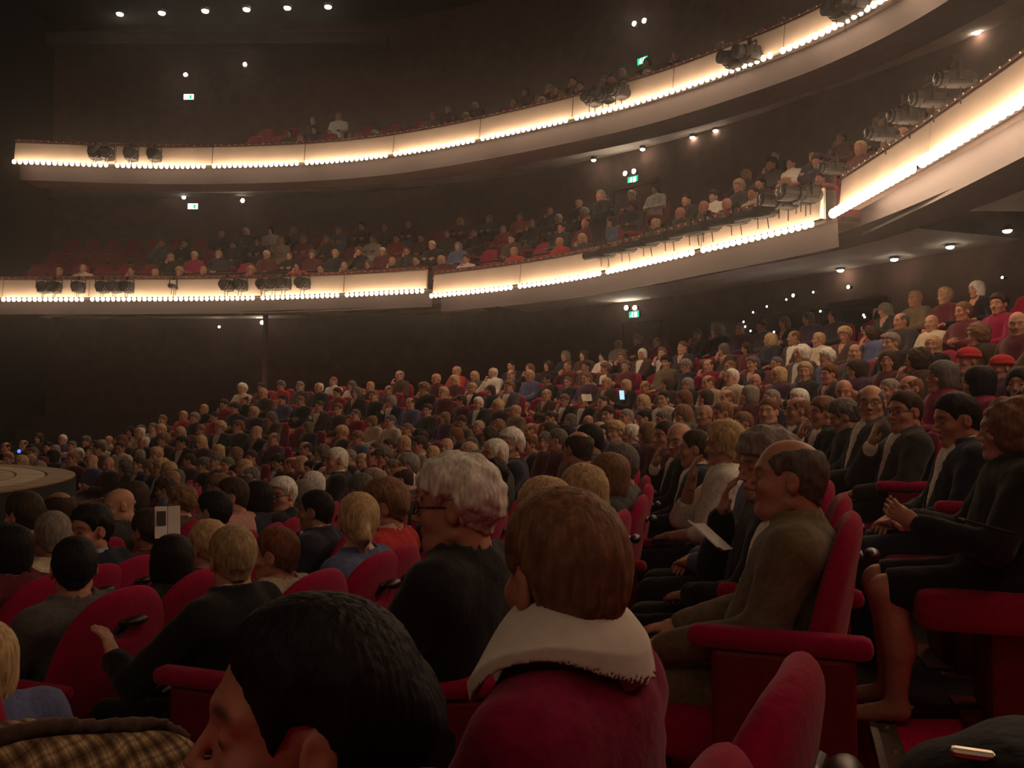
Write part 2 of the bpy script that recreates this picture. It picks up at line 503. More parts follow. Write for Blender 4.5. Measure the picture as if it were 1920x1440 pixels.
def body_parts(pose, build, h, hh):
    k = (pose, build, h, hh)
    if k not in _bc:
        def fn(P):
            d = torso_prims(P, 0, build)
            for s in (-1, 1):
                d = sm(d, arm_prims(P, pose, s), .03)
                d = sm(d, leg_prims(P, s), .03)
            for s in (-1, 1):
                d = sm(d, cone(P, (.115 * s, .36, .06), (.125 * s, .53, .035), .042, .03), .03)
            return d
        V, F = nets(fn, (-.38, -.28, -.02), (.38, .62, 1.1), h)
        parts = [(V, F)]
        for s in (-1, 1): parts.append(hand_parts(pose, s, hh))
        _bc[k] = joinm(parts)
    return _bc[k]
def rot_head(V, yaw, pitch, roll=0.0):
    """head space -> body space with the head turned about the neck (+yaw to the person's own left)"""
    M = np.array(Matrix.Rotation(R(yaw), 3, 'Z') @ Matrix.Rotation(R(pitch), 3, 'X') @ Matrix.Rotation(R(roll), 3, 'Y'))
    piv = NECK - HEADC
    return (V - piv) @ M.T + NECK
_pc = {}
def person_mesh(ht, pose, build, yaw, pitch, roll, hhead, hbody):
    k = (ht, pose, build, yaw, pitch, roll, hhead, hbody)
    if k not in _pc:
        BV, BF = body_parts(pose, build, hbody, max(.0055, hhead))
        HV, HF, A = head_mesh(ht, hhead)
        V, F = joinm([(BV, BF), (rot_head(HV, yaw, pitch, roll), HF)])
        me = mesh_np('body', V, F)
        at = me.attributes.new('face', 'FLOAT_COLOR', 'POINT')
        c = np.zeros((len(V), 4), f32); c[:, 3] = 1; c[len(BV):, :3] = A
        at.data.foreach_set('color', c.ravel())
        _pc[k] = me
    return _pc[k]
_tc = {}
def top_mesh(kind, pose, build, h, infl=.016):
    """jacket (open V at the front), sweater, shirt"""
    k = (kind, pose, build, h)
    if k not in _tc:
        bare = kind == 'tee'
        def fn(P):
            d = torso_prims(P, infl, build)
            for s in (-1, 1):
                d = sm(d, arm_prims(P, pose, s, infl, .032, .62 if bare else .06), .03)
            d = d - .004 * wob(P, 38) - .0025 * wob(P, 90, 1)
            x = np.abs(P[..., 0]); y = P[..., 1]; z = P[..., 2]
            nk = cone(P, (0, -.09, .95), (0, -.07, 1.12), .066, .082)
            if kind == 'jacket':
                vv = np.maximum(np.maximum(x - (z - .66) * .26, -.02 - y), .66 - z) * .9
                nk = np.minimum(nk, vv)
            if kind == 'vneck':
                vv = np.maximum(np.maximum(x - (z - .82) * .42, -.02 - y), .82 - z) * .9
                nk = np.minimum(nk, vv)
            d = smx(d, -nk, .008)
            d = np.maximum(d, .475 - z)
            if kind == 'jacket':      # collar roll and lapels
                c = np.abs(cone(P, (0, -.09, .965), (0, -.078, 1.045), .084, .078)) - .007
                c = np.maximum(np.maximum(c, .96 - z), z - 1.045 - .12 * (-.09 - y))
                c = np.maximum(c, y + .03)
                d = sm(d, c, .012)
            return d
        V, F = nets(fn, (-.42, -.30, .44), (.42, .46, 1.12), h)
        _tc[k] = mesh_np(kind, V, F)
    return _tc[k]
_cc = {}
def collar_mesh(h, yaw=0, open_=True):
    k = (h, open_)
    if k not in _cc:
        def fn(P):
            a = np.array((0, -.09, .955), f32); b = np.array((0, -.062, 1.065), f32)
            ax = (b - a) / np.linalg.norm(b - a)
            q = P - a; t = q @ ax
            rad = np.sqrt(np.maximum((q ** 2).sum(-1) - t * t, 0))
            R_ = .071 + .22 * np.maximum(.08 - t, 0)
            d = np.abs(rad - R_) - .0055
            fr = np.clip((P[..., 1] + .06) / .08, 0, 1)
            d = np.maximum(np.maximum(d, .035 - .02 * fr - t), t - .098 + .03 * fr)
            if open_: d = np.maximum(d, -np.maximum(np.abs(P[..., 0]) - (P[..., 2] - .93) * .35, .0 - P[..., 1]))
            return d
        V, F = nets(fn, (-.13, -.22, .93), (.13, .08, 1.1), h)
        _cc[k] = mesh_np('collar', V, F)
    return _cc[k]
def fold_collar_mesh(h):
    def fn(P):
        a = np.array((0, -.092, .925), f32); b = np.array((0, -.060, 1.075), f32)
        ax = (b - a) / np.linalg.norm(b - a)
        q = P - a; t = q @ ax
        rad = np.sqrt(np.maximum((q ** 2).sum(-1) - t * t, 0))
        fr = np.clip((P[..., 1] + .10) / .12, 0, 1)
        sw = torso_prims(P, .016)
        for s in (-1, 1): sw = sm(sw, arm_prims(P, 'lap', s, .016, .032, .06), .03)
        fold = np.maximum(np.maximum(np.abs(sw - .024) - .008, rad - .126 - .020 * fr), .055 - rad)
        fold = np.maximum(fold, .90 - P[..., 2])
        rim = .070 + .5 * np.maximum(.125 - t, 0)
        stand = np.maximum(np.maximum(np.abs(rad - rim) - .006, .055 - t), t - .150 + .045 * fr)
        d = sm(fold, stand, .012)
        return np.maximum(d, -np.maximum(np.abs(P[..., 0]) - .006 - (1.04 - P[..., 2]) * .35, .0 - P[..., 1]))
    V, F = nets(fn, (-.18, -.28, .88), (.18, .12, 1.12), h)
    return mesh_np('collar', V, F)
_lc = {}
def trouser_mesh(build, h, skirt=False):
    k = (build, h, skirt)
    if k not in _lc:
        def fn(P):
            d = ell(P, (0, -.01, .55), (.19 * build + .012, .15 * build + .012, .135))
            for s in (-1, 1):
                if skirt: d = sm(d, cone(P, (.09 * s, -.02, .535), (.11 * s, .40, .52), .105, .082), .06)
                else: d = sm(d, leg_prims(P, s, .014), .03)
            d = d - .004 * wob(P, 42)
            z = P[..., 2]
            d = np.maximum(np.maximum(d, z - .64), .10 - z)
            if skirt: d = np.maximum(d, P[..., 1] - .40)
            return d
        V, F = nets(fn, (-.3, -.22, .05), (.3, .55, .7), h)
        _lc[k] = mesh_np('trousers', V, F)
    return _lc[k]
_sc = {}
def shoe_mesh(h):
    if h not in _sc:
        def fn(P):
            d = None
            for s in (-1, 1):
                e = cone(P, (.115 * s, .36, .05), (.127 * s, .55, .035), .05, .038)
                e = sm(e, cone(P, (.115 * s, .37, .06), (.115 * s, .372, .1), .05, .05), .03)
                d = e if d is None else np.minimum(d, e)
            return np.maximum(d, .002 - P[..., 2])
        V, F = nets(fn, (-.22, .26, -.02), (.22, .64, .16), h)
        _sc[h] = mesh_np('shoes', V, F)
    return _sc[h]
def glasses_mesh():
    m = MB()
    for s in (-1, 1):
        n = 16; pts = []
        for i in range(n + 1):
            t = 2 * math.pi * i / n
            pts.append((s * .033 + .024 * math.cos(t), .098 - .006 * abs(math.cos(t)), .001 + .017 * math.sin(t)))
        for i in range(n): m.cyl(pts[i], pts[i + 1], .0018, n=5, caps=False)
        m.cyl((s * .057, .09, .004), (s * .08, -.01, .008), .0018, n=5)
    m.cyl((-.009, .1, .006), (.009, .1, .006), .0018, n=5)
    return m
GLASSV = None
def sit_person(name, x, y, z, ang, sp, hhead=.007, hbody=.024, legs=False):
    """sp: dict(ht, pose, build, yaw, pitch, hair, hc, top, tc, skin, collar, glasses, scale, shirt, trousers, skirt)"""
    ht = sp.get('ht', 'man'); pose = sp.get('pose', 'lap'); bl = sp.get('build', 1.0)
    yaw = sp.get('yaw', 0); pit = sp.get('pitch', 0); rol = sp.get('roll', 0)
    me = person_mesh(ht, pose, bl, yaw, pit, rol, hhead, hbody)
    o = obj(name, me, None, SKIN[sp.get('skin', 0)], (x, y, z), (0, 0, ang - math.pi / 2))
    sc = sp.get('scale', 1.0); o.scale = (sc, sc, sc)
    st = sp.get('hair', 'short')
    if st != 'bald':
        k = ('hair', st, yaw, pit, rol, hhead)
        if k not in _pc:
            HV, HF = hair_mesh(st, hhead * .9)
            _pc[k] = mesh_np('hair', rot_head(HV, yaw, pit, rol), HF)
        obj('hat' if st == 'hat' else 'hair', _pc[k], o, CLOTH['red'] if st == 'hat' else HAIR[sp.get('hc', 'brown')])
    tp = sp.get('top', 'jacket')
    obj(tp if tp in ('jacket',) else 'sweater', top_mesh(tp, pose, bl, hbody * .8), o, CLOTH[sp.get('tc', 'black')])
    if tp == 'jacket':
        obj('shirt', top_mesh('shirt', pose, bl * .985, hbody, .008), o, CLOTH[sp.get('shirt', 'white')])
    if sp.get('collar'):
        obj('collar', fold_collar_mesh(.0036) if sp.get('fold') else collar_mesh(max(.006, hhead * .8)), o, CLOTH[sp['collar']])
    if sp.get('glasses'):
        gm = glasses_mesh()
        gm.V = [rot_head(np.concatenate(gm.V), yaw, pit, rol)]
        gm.build('glasses', BLACKM, o)
    if legs:
        sk = sp.get('skirt', False)
        obj('skirt' if sk else 'trousers', trouser_mesh(bl, hbody * .8, sk), o, CLOTH[sp.get('trousers', 'black')])
        if not sk: obj('shoes', shoe_mesh(.014), o, BLACKM)
    return o
PEOPLE = [
    (0, -0.339, -26.83, {'ht': 'man', 'hair': 'combed', 'hc': 'brown', 'top': 'sweater', 'tc': 'crimson', 'collar': 'shirt white', 'fold': 1, 'seat_dth': -0.35, 'seat_scale': 0.985, 'pose': 'lap', 'skin': 1, 'trousers': 'charcoal', 'scale': 0.914, 'yaw': -32}, 'man seen from behind in crimson jumper with broad white shirt collar', 2),
    (0, -0.381, -28.78, {'ht': 'woman', 'hair': 'updo', 'hc': 'black', 'top': 'sweater', 'tc': 'charcoal', 'pose': 'lap', 'skin': 1, 'pitch': 2, 'scale': 0.863, 'yaw': 43}, 'dark-haired woman in profile beside the man in crimson jumper, eyes lowered', 2),
    (0, -0.19, -20.54, {'ht': 'stout', 'hair': 'ring', 'hc': 'dark grey', 'top': 'jacket', 'tc': 'olive', 'pose': 'thighs', 'skin': 1, 'trousers': 'olive', 'build': 1.08, 'pitch': 4, 'scale': 0.957, 'yaw': 6}, 'balding man in olive tweed jacket sitting at the aisle end of his row', 2),
    (-1, -0.026, -22.55, {'ht': 'stout', 'hair': 'curly', 'hc': 'white', 'top': 'sweater', 'tc': 'black', 'pose': 'cross', 'skin': 1, 'glasses': 1, 'build': 1.1, 'seat_yaw': 32, 'seat_dth': 1.3, 'scale': 0.996, 'yaw': 14}, 'man with thick curly white hair and glasses in black', 2),
    (-2, -0.393, -21.03, {'ht': 'man', 'hair': 'combed', 'hc': 'sandy', 'top': 'jacket', 'tc': 'black', 'collar': 'white', 'pose': 'gesture', 'skin': 0, 'build': 1.05, 'scale': 0.893, 'yaw': -34}, 'man with short sandy receding hair in black suit, hand raised over the armrest', 2),
    (-2, -0.481, -19.02, {'ht': 'woman', 'hair': 'short', 'hc': 'auburn', 'top': 'sweater', 'tc': 'cream', 'pose': 'lap', 'skin': 1, 'scale': 0.854, 'yaw': 13}, 'woman with short auburn hair in patterned blouse beside the black suit', 2),
    (-2, -0.247, -18.09, {'ht': 'woman', 'hair': 'pony', 'hc': 'blond', 'top': 'vneck', 'tc': 'blue', 'pose': 'lap', 'skin': 0, 'scale': 0.952, 'yaw': -54}, 'woman with blond hair tied back in blue jumper', 2),
    (-2, -0.329, -15.85, {'ht': 'man', 'hair': 'thick', 'hc': 'brown', 'top': 'sweater', 'tc': 'red', 'collar': 'cream', 'pose': 'lap', 'skin': 1, 'scale': 0.972, 'yaw': 22}, 'person in bright red jumper with cream collar turning round', 2),
    (-2, -0.246, -13.66, {'ht': 'man', 'hair': 'short', 'hc': 'dark brown', 'top': 'sweater', 'tc': 'black', 'pose': 'thighs', 'skin': 1, 'scale': 0.986, 'yaw': 8}, 'young man with short dark hair in black jumper, face in profile', 2),
    (-2, -0.273, -10.86, {'ht': 'man', 'hair': 'thick', 'hc': 'dark grey', 'top': 'sweater', 'tc': 'pale blue', 'collar': 'white', 'pose': 'lap', 'skin': 0, 'scale': 0.978, 'yaw': -34}, 'man with bushy grey-brown hair in pale blue shirt', 1),
    (-1, -0.19, -19.22, {'ht': 'woman', 'hair': 'bob', 'hc': 'blond', 'top': 'sweater', 'tc': 'brown', 'pose': 'lap', 'skin': 0, 'scale': 0.934}, 'sandy blond woman half hidden behind the white-haired man', 1),
    (-1, -0.165, -16.5, {'ht': 'woman', 'hair': 'long', 'hc': 'blond', 'top': 'jacket', 'tc': 'charcoal', 'pose': 'lap', 'skin': 0, 'scale': 0.947, 'yaw': -16}, 'woman with long straight honey-blond hair', 2),
    (-1, -0.2, -13.17, {'ht': 'woman', 'hair': 'bob', 'hc': 'brown', 'top': 'sweater', 'tc': 'charcoal', 'pose': 'lap', 'skin': 0, 'scale': 0.963}, 'woman with smooth brown bob in dark grey coat beside the honey-blond woman', 1),
    (-1, -0.179, -9.82, {'ht': 'man', 'hair': 'thick', 'hc': 'dark grey', 'top': 'sweater', 'tc': 'grey', 'pose': 'lap', 'skin': 0, 'scale': 0.971}, 'person with round olive-grey hair next to the brown bob', 1),
    (-1, -0.492, -6.22, {'ht': 'stout', 'hair': 'ring', 'hc': 'dark brown', 'top': 'sweater', 'tc': 'maroon', 'pose': 'lap', 'skin': 1, 'scale': 1.031, 'yaw': -47}, 'bald-crowned man with ruddy head in maroon jumper', 1),
    (-1, -0.398, -1.9, {'ht': 'man', 'hair': 'short', 'hc': 'black', 'top': 'jacket', 'tc': 'navy', 'pose': 'thighs', 'skin': 2, 'scale': 1.064, 'yaw': 8}, 'man with jet-black hair behind the ruddy bald head', 1),
    (-2, -0.317, -2.02, {'ht': 'man', 'hair': 'crop', 'hc': 'white', 'top': 'jacket', 'tc': 'charcoal', 'pose': 'lap', 'skin': 0, 'scale': 1.083, 'yaw': 34}, 'bald pale man with glasses in charcoal jacket looking down', 1),
    (-2, -0.159, 1.99, {'ht': 'woman', 'hair': 'thick', 'hc': 'white', 'top': 'jacket', 'tc': 'navy', 'pose': 'lap', 'skin': 1, 'scale': 1.129, 'yaw': 43}, 'person with smooth silver hair and round head in navy jacket', 1),
    (0, -0.271, -17.88, {'ht': 'woman', 'hair': 'curly', 'hc': 'grey', 'top': 'sweater', 'tc': 'black', 'pose': 'chin', 'skin': 1, 'pitch': -5, 'scale': 0.965, 'yaw': 30}, 'woman with curly grey hair, fingers at her mouth, beside olive jacket', 2),
    (0, -0.443, -11.44, {'ht': 'woman', 'hair': 'thick', 'hc': 'blond', 'top': 'tee', 'tc': 'white', 'pose': 'chin', 'skin': 0, 'scale': 0.989, 'yaw': -29}, 'woman with short sandy hair in white sleeveless top', 2),
    (0, -0.55, -7.66, {'ht': 'man', 'hair': 'short', 'hc': 'dark brown', 'top': 'jacket', 'tc': 'navy', 'collar': 'white', 'pose': 'lap', 'skin': 1, 'scale': 0.948, 'yaw': -5}, 'man in dark navy suit with white collar, thumbs together', 1),
    (0, -0.589, -4.74, {'ht': 'man', 'hair': 'bald', 'top': 'jacket', 'tc': 'black', 'pose': 'chin', 'skin': 0, 'pitch': -12, 'scale': 0.994, 'yaw': 46}, 'bald elderly man leaning his face on his hand', 1),
    (0, -0.599, -1.35, {'ht': 'man', 'hair': 'short', 'hc': 'dark brown', 'top': 'sweater', 'tc': 'maroon', 'pose': 'book', 'skin': 1, 'scale': 0.994, 'yaw': 28}, 'dark-haired man in maroon holding an open programme', 1),
    (1, -0.272, -16.8, {'ht': 'woman', 'hair': 'frizz', 'hc': 'brown', 'top': 'sweater', 'tc': 'black', 'pose': 'book', 'skin': 0, 'skirt': True, 'trousers': 'black', 'scale': 0.902, 'yaw': -1}, 'woman with frizzy brown hair in black dress, bare legs, at the row end', 2),
    (1, -0.255, -13.57, {'ht': 'man', 'hair': 'short', 'hc': 'black', 'top': 'jacket', 'tc': 'navy', 'collar': 'white', 'pose': 'lap', 'skin': 1, 'pitch': -10, 'trousers': 'navy', 'scale': 0.941, 'yaw': 14}, 'dark-haired man in navy suit, white shirt and maroon tie', 2),
    (1, -0.136, -8.64, {'ht': 'stout', 'hair': 'short', 'hc': 'dark brown', 'top': 'jacket', 'tc': 'charcoal', 'collar': 'pale blue', 'glasses': 1, 'pose': 'chin', 'skin': 1, 'scale': 0.978, 'yaw': 29}, 'broad dark-haired man with glasses in charcoal suit, fist at chin', 2),
    (1, -0.034, -5.71, {'ht': 'man', 'hair': 'ring', 'hc': 'grey', 'top': 'jacket', 'tc': 'charcoal', 'collar': 'white', 'glasses': 1, 'pose': 'lap', 'skin': 0, 'scale': 1.034, 'yaw': 65}, 'balding man with dark glasses facing the camera side', 2),
    (1, -0.167, -4.11, {'ht': 'woman', 'hair': 'thick', 'hc': 'dark grey', 'top': 'sweater', 'tc': 'black', 'pose': 'book', 'skin': 0, 'pitch': -20, 'scale': 0.971, 'yaw': -14}, 'person with olive-grey hair bent over a large black folder', 1),
    (1, -0.179, -1.65, {'ht': 'man', 'hair': 'thick', 'hc': 'brown', 'top': 'jacket', 'tc': 'black', 'pose': 'chin', 'skin': 1, 'scale': 0.985, 'yaw': 2}, 'brown-haired man in black with hand over his mouth', 1),
    (1, -0.165, 0.82, {'ht': 'man', 'hair': 'ring', 'hc': 'brown', 'top': 'jacket', 'tc': 'brown', 'pose': 'lap', 'skin': 1, 'scale': 1.008}, 'ruddy bald man in brown jacket beside the hand-over-mouth man', 1),
    (2, -0.44, 6.34, {'ht': 'woman', 'hair': 'thick', 'hc': 'white', 'top': 'sweater', 'tc': 'grey', 'pose': 'lap', 'skin': 0, 'scale': 0.905}, 'woman with bright white hair behind the ruddy bald man', 1),
    (2, -0.452, 8.75, {'ht': 'man', 'hair': 'crop', 'hc': 'grey', 'top': 'jacket', 'tc': 'charcoal', 'pose': 'lap', 'skin': 0, 'scale': 0.929}, 'bald pale man in charcoal jacket near the white-haired woman', 1),
    (2, -0.286, 3.92, {'ht': 'man', 'hair': 'bald', 'top': 'jacket', 'tc': 'navy', 'collar': 'white', 'pose': 'lap', 'skin': 1, 'pitch': -10, 'scale': 0.968, 'yaw': 56}, 'bald man in navy facing the camera side with bowed head', 1),
    (2, -0.112, -0.39, {'ht': 'man', 'hair': 'ring', 'hc': 'brown', 'top': 'jacket', 'tc': 'brown', 'pose': 'lap', 'skin': 1, 'scale': 0.949, 'yaw': 12}, 'bald man with gleaming forehead behind the charcoal suit', 1),
    (2, -0.233, 0.78, {'ht': 'man', 'hair': 'crop', 'hc': 'grey', 'top': 'sweater', 'tc': 'brown', 'pose': 'lap', 'skin': 1, 'scale': 0.941, 'yaw': 12}, 'man with close-cropped grey hair behind the dark glasses', 1),
    (3, -0.257, 1.48, {'ht': 'woman', 'hair': 'hat', 'hc': 'brown', 'top': 'sweater', 'tc': 'charcoal', 'pose': 'lap', 'skin': 0, 'scale': 0.933}, 'person in small red hat, upper one of two red hats', 1),
    (3, -0.254, -0.37, {'ht': 'woman', 'hair': 'hat', 'hc': 'brown', 'top': 'sweater', 'tc': 'purple', 'pose': 'lap', 'skin': 0, 'scale': 0.851}, 'person in wide red hat, lower one of two red hats', 1),
    (4, -0.06, 11.2, {'ht': 'man', 'hair': 'thick', 'hc': 'grey', 'top': 'jacket', 'tc': 'black', 'shirt': 'cream', 'collar': 'cream', 'pose': 'lap', 'skin': 0, 'scale': 1.0, 'yaw': 8}, 'grey-haired man in black suit with pale yellow collar by the loudspeaker', 1),
    (4, -0.221, 8.46, {'ht': 'woman', 'hair': 'long', 'hc': 'blond', 'top': 'jacket', 'tc': 'black', 'collar': 'white', 'pose': 'lap', 'skin': 0, 'scale': 0.924, 'yaw': 37}, 'blond woman in black with white scarf, farther up the rake', 1),
    (-3, -0.212, -18.89, {'ht': 'woman', 'hair': 'bob', 'hc': 'black', 'top': 'sweater', 'tc': 'black', 'pose': 'lap', 'skin': 0, 'scale': 0.903, 'yaw': -47}, 'woman with smooth black bob seen from behind', 2),
    (-3, -0.303, -21.08, {'ht': 'man', 'hair': 'short', 'hc': 'black', 'top': 'sweater', 'tc': 'grey', 'pose': 'lap', 'skin': 1, 'scale': 0.926, 'yaw': -38}, 'man with short black hair and thinning crown in grey jersey', 2),
    (-3, -0.319, -16.8, {'ht': 'woman', 'hair': 'thick', 'hc': 'blond', 'top': 'sweater', 'tc': 'maroon', 'pose': 'lap', 'skin': 0, 'scale': 0.901, 'yaw': -15}, 'woman with light blond hair hidden behind the sandy-haired man', 1),
    (-4, -0.327, -17.33, {'ht': 'man', 'hair': 'crop', 'hc': 'grey', 'top': 'sweater', 'tc': 'cream', 'pose': 'lap', 'skin': 1, 'scale': 0.99, 'yaw': -32}, 'man with cropped grey hair in cream shirt', 2),
    (-4, -0.329, -15.8, {'ht': 'man', 'hair': 'thick', 'hc': 'black', 'top': 'sweater', 'tc': 'navy', 'collar': 'pale blue', 'pose': 'lap', 'skin': 1, 'scale': 0.986, 'yaw': 80}, 'black-haired man with pale collar turning back to his neighbour', 1),
    (-4, -0.295, -18.82, {'ht': 'woman', 'hair': 'bob', 'hc': 'black', 'top': 'sweater', 'tc': 'maroon', 'pose': 'lap', 'skin': 0, 'scale': 0.964}, 'black-haired person at the edge of the group near the stage tip', 1),
    (-5, -0.372, -13.02, {'ht': 'woman', 'hair': 'thick', 'hc': 'dark brown', 'top': 'sweater', 'tc': 'charcoal', 'pose': 'lap', 'skin': 0, 'scale': 1.023}, 'dark brown-haired person just in front of the stage edge', 1),
    (-5, -0.394, -11.07, {'ht': 'man', 'hair': 'ring', 'hc': 'dark brown', 'top': 'sweater', 'tc': 'black', 'pose': 'lap', 'skin': 2, 'scale': 1.016, 'yaw': -13}, 'balding dark man just in front of the stage tip', 1),
    (-5, -0.51, -4.59, {'ht': 'woman', 'hair': 'bob', 'hc': 'dark brown', 'top': 'jacket', 'tc': 'black', 'pose': 'lap', 'skin': 1, 'scale': 1.015, 'yaw': 80}, 'woman turned round with her warm-lit face towards the camera', 2),
    (-4, -0.31, -13.34, {'ht': 'man', 'hair': 'thick', 'hc': 'dark brown', 'top': 'sweater', 'tc': 'maroon', 'pose': 'book', 'skin': 1, 'scale': 0.933, 'yaw': -11}, 'dark-haired person holding up an open programme', 1),
    (-5, -0.247, -3.18, {'ht': 'woman', 'hair': 'curly', 'hc': 'brown', 'top': 'sweater', 'tc': 'brown', 'pose': 'lap', 'skin': 0, 'scale': 0.964}, 'woman with light brown curls two rows beyond the open programme', 1),
    (-4, -0.26, -9.99, {'ht': 'man', 'hair': 'thick', 'hc': 'black', 'top': 'sweater', 'tc': 'black', 'pose': 'lap', 'skin': 0, 'scale': 0.977}, 'person with thick black hair beside the pink shirt', 1),
    (-4, -0.339, -7.69, {'ht': 'man', 'hair': 'short', 'hc': 'dark brown', 'top': 'sweater', 'tc': 'pink', 'pose': 'lap', 'skin': 1, 'scale': 1.029, 'yaw': 26}, 'man in pink shirt with short brown hair', 1),
    (-4, -0.301, -5.88, {'ht': 'woman', 'hair': 'bob', 'hc': 'black', 'top': 'sweater', 'tc': 'navy', 'pose': 'lap', 'skin': 0, 'scale': 1.002}, 'person with black bob between the pink shirt and the white hair', 1),
    (-4, -0.194, -4.65, {'ht': 'stout', 'hair': 'thick', 'hc': 'white', 'top': 'jacket', 'tc': 'black', 'glasses': 1, 'collar': 'cream', 'pose': 'lap', 'skin': 1, 'scale': 1.0, 'yaw': 68}, 'white-haired man with glasses turned round towards his neighbours', 2),
    (-3, -0.281, -11.44, {'ht': 'man', 'hair': 'short', 'hc': 'black', 'top': 'jacket', 'tc': 'navy', 'collar': 'cream', 'pose': 'lap', 'skin': 2, 'scale': 0.957, 'yaw': 5}, 'black-haired man in navy suit with thin cream collar line', 2),
    (-2, -0.242, -26.03, {'ht': 'woman', 'hair': 'bob', 'hc': 'blond', 'top': 'jacket', 'tc': 'blue', 'seat_dth': -1.3, 'pose': 'rest', 'skin': 0, 'scale': 0.824, 'yaw': -6}, 'person in blue denim jacket cut off by the edge of the picture', 1),
    (-3, -0.435, -2.2, {'ht': 'man', 'hair': 'ring', 'hc': 'grey', 'top': 'sweater', 'tc': 'charcoal', 'pose': 'lap', 'skin': 1, 'scale': 0.996, 'yaw': -10}, 'grey-haired man with round crown behind the red jumper', 1),
    (-4, -0.067, 8.63, {'ht': 'man', 'hair': 'crop', 'hc': 'white', 'top': 'jacket', 'tc': 'black', 'collar': 'white', 'pose': 'thighs', 'skin': 1, 'scale': 1.128, 'yaw': 23}, 'bald man in open white collar, first of two bald heads together', 1),
    (-4, 0.079, 10.8, {'ht': 'man', 'hair': 'bald', 'top': 'jacket', 'tc': 'black', 'pose': 'lap', 'skin': 2, 'scale': 1.122, 'yaw': 21}, 'dark bald man, second of two bald heads together', 1),
]
ORD = 'first second third fourth fifth sixth seventh eighth ninth tenth eleventh twelfth thirteenth fourteenth fifteenth sixteenth seventeenth eighteenth nineteenth twentieth'.split()
# ------------------------------------------------------------------ the hall: stalls rows are arcs about CX, CY
CX, CY = -11.5, 7.0
ROW0, STEP = 13.3, 0.81
def row_r(k): return ROW0 + STEP * k
def row_h(k): return ((0, -.11, -.24, -.35, -.42, -.46, -.50, -.54, -.58, -.62)[-k] if k < 0 else .17 * k + .0225 * k * k)
def lift(x, y, k):
    """the side block on the far side of the hall climbs"""
    a = min(max((y - 13.6) / 4.5, 0), 1.15) * 0.95
    b = min(max((x + 8.4) / 3.2, 0), 1)
    c = min(max(1 - max(k, 0) / 5.5, 0), 1)
    return a * b * c
def pol(r, th): return CX + r * math.cos(th), CY + r * math.sin(th)
def floor_z(k, th):
    x, y = pol(row_r(k) - .36, th)
    return row_h(k) + lift(x, y, k)

# floor: stepped arcs
def build_floor():
    ths = np.radians(np.arange(-78, 100.1, 1.5))
    prof = []
    for k in range(-9, 8):
        prof.append((k, row_r(k - 1) + .06)); prof.append((k, row_r(k) + .06))
    V = []; F = []; mi = []
    for k, r in prof:
        for t in ths:
            x, y = pol(r, t)
            V.append((x, y, row_h(k) + lift(*pol(row_r(k), t), k)))
    n = len(ths)
    for j in range(len(prof) - 1):
        for i in range(n - 1):
            F.append((j * n + i, (j + 1) * n + i, (j + 1) * n + i + 1, j * n + i + 1))
            t = math.degrees((ths[i] + ths[i + 1]) / 2)
            mi.append(0 if t < -15 else 1)
    me = mesh_np('floor', V, np.array(F), (CARPET, DARKFLOOR), False, mi)
    tag(obj('floor', me), 'stepped stalls floor with red carpet in the aisle', kind='structure')
    m = MB(); m.box((0, 6, -1.35), (44, 44, .3)); o = m.build('floor_slab', DARKFLOOR); tag(o, kind='structure')
build_floor()

# slab painted dark as seat shade beside the aisle, and the metal step nosing
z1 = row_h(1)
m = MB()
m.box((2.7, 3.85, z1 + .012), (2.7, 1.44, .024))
o = m.build('floor_seat_shade', DARKFLOOR); tag(o, kind='structure')
def nosing(k, t0, t1, name):
    root = empty(name, (0, 0, 0)); tag(root, kind='structure')
    r = row_r(k - 1) + .06; z = row_h(k)
    rows = []
    for off, dz in ((-.008, -.05), (-.008, .010), (.075, .010), (.075, .002)):
        rows.append([(*pol(r + off, R(t0 + (t1 - t0) * i / 12)), z + dz) for i in range(13)])
    MB().strip(rows).build('strip', NOSE, root)
    rib = [[(*pol(r + off, R(t0 + (t1 - t0) * i / 12)), z + dz) for i in range(13)] for off, dz in ((-.012, .0), (-.012, .018), (.012, .018), (.012, .0))]
    MB().strip(rib).build('edge', METAL, root)
    n = max(3, int((t1 - t0) * math.pi / 180 * r / .22))
    for i in range(n):
        x, y = pol(r + .045, R(t0 + (t1 - t0) * (i + .5) / n))
        MB().cyl((x, y, z + .008), (x, y, z + .016), .010, .007, 8).build('bolt', BRASS, root)
NOSE = mat('nosing_strip', (.13, .10, .07), .5, .2, 40, .5)
BRASS = mat('brass_bolt', (.9, .62, .25), .3, 0, 1, .5, .8)
for k, a, b in ((1, -31, -17.0), (0, -31, -21), (-1, -30, -22.5), (2, -27, -17)): nosing(k, a, b, 'trim_%d' % (k + 3))
t = empty('trim_9'); tag(t, kind='structure')
MB().box((2.6, 3.10, z1 + .02), (2.75, .035, .04)).build('edge', DARKMETAL, t)
for i in range(6):
    MB().cyl((1.42 + .235 * i * 1.5, 3.08, z1 + .04), (1.42 + .235 * i * 1.5, 3.08, z1 + .048), .011, .008, 8).build('bolt', BRASS, t)

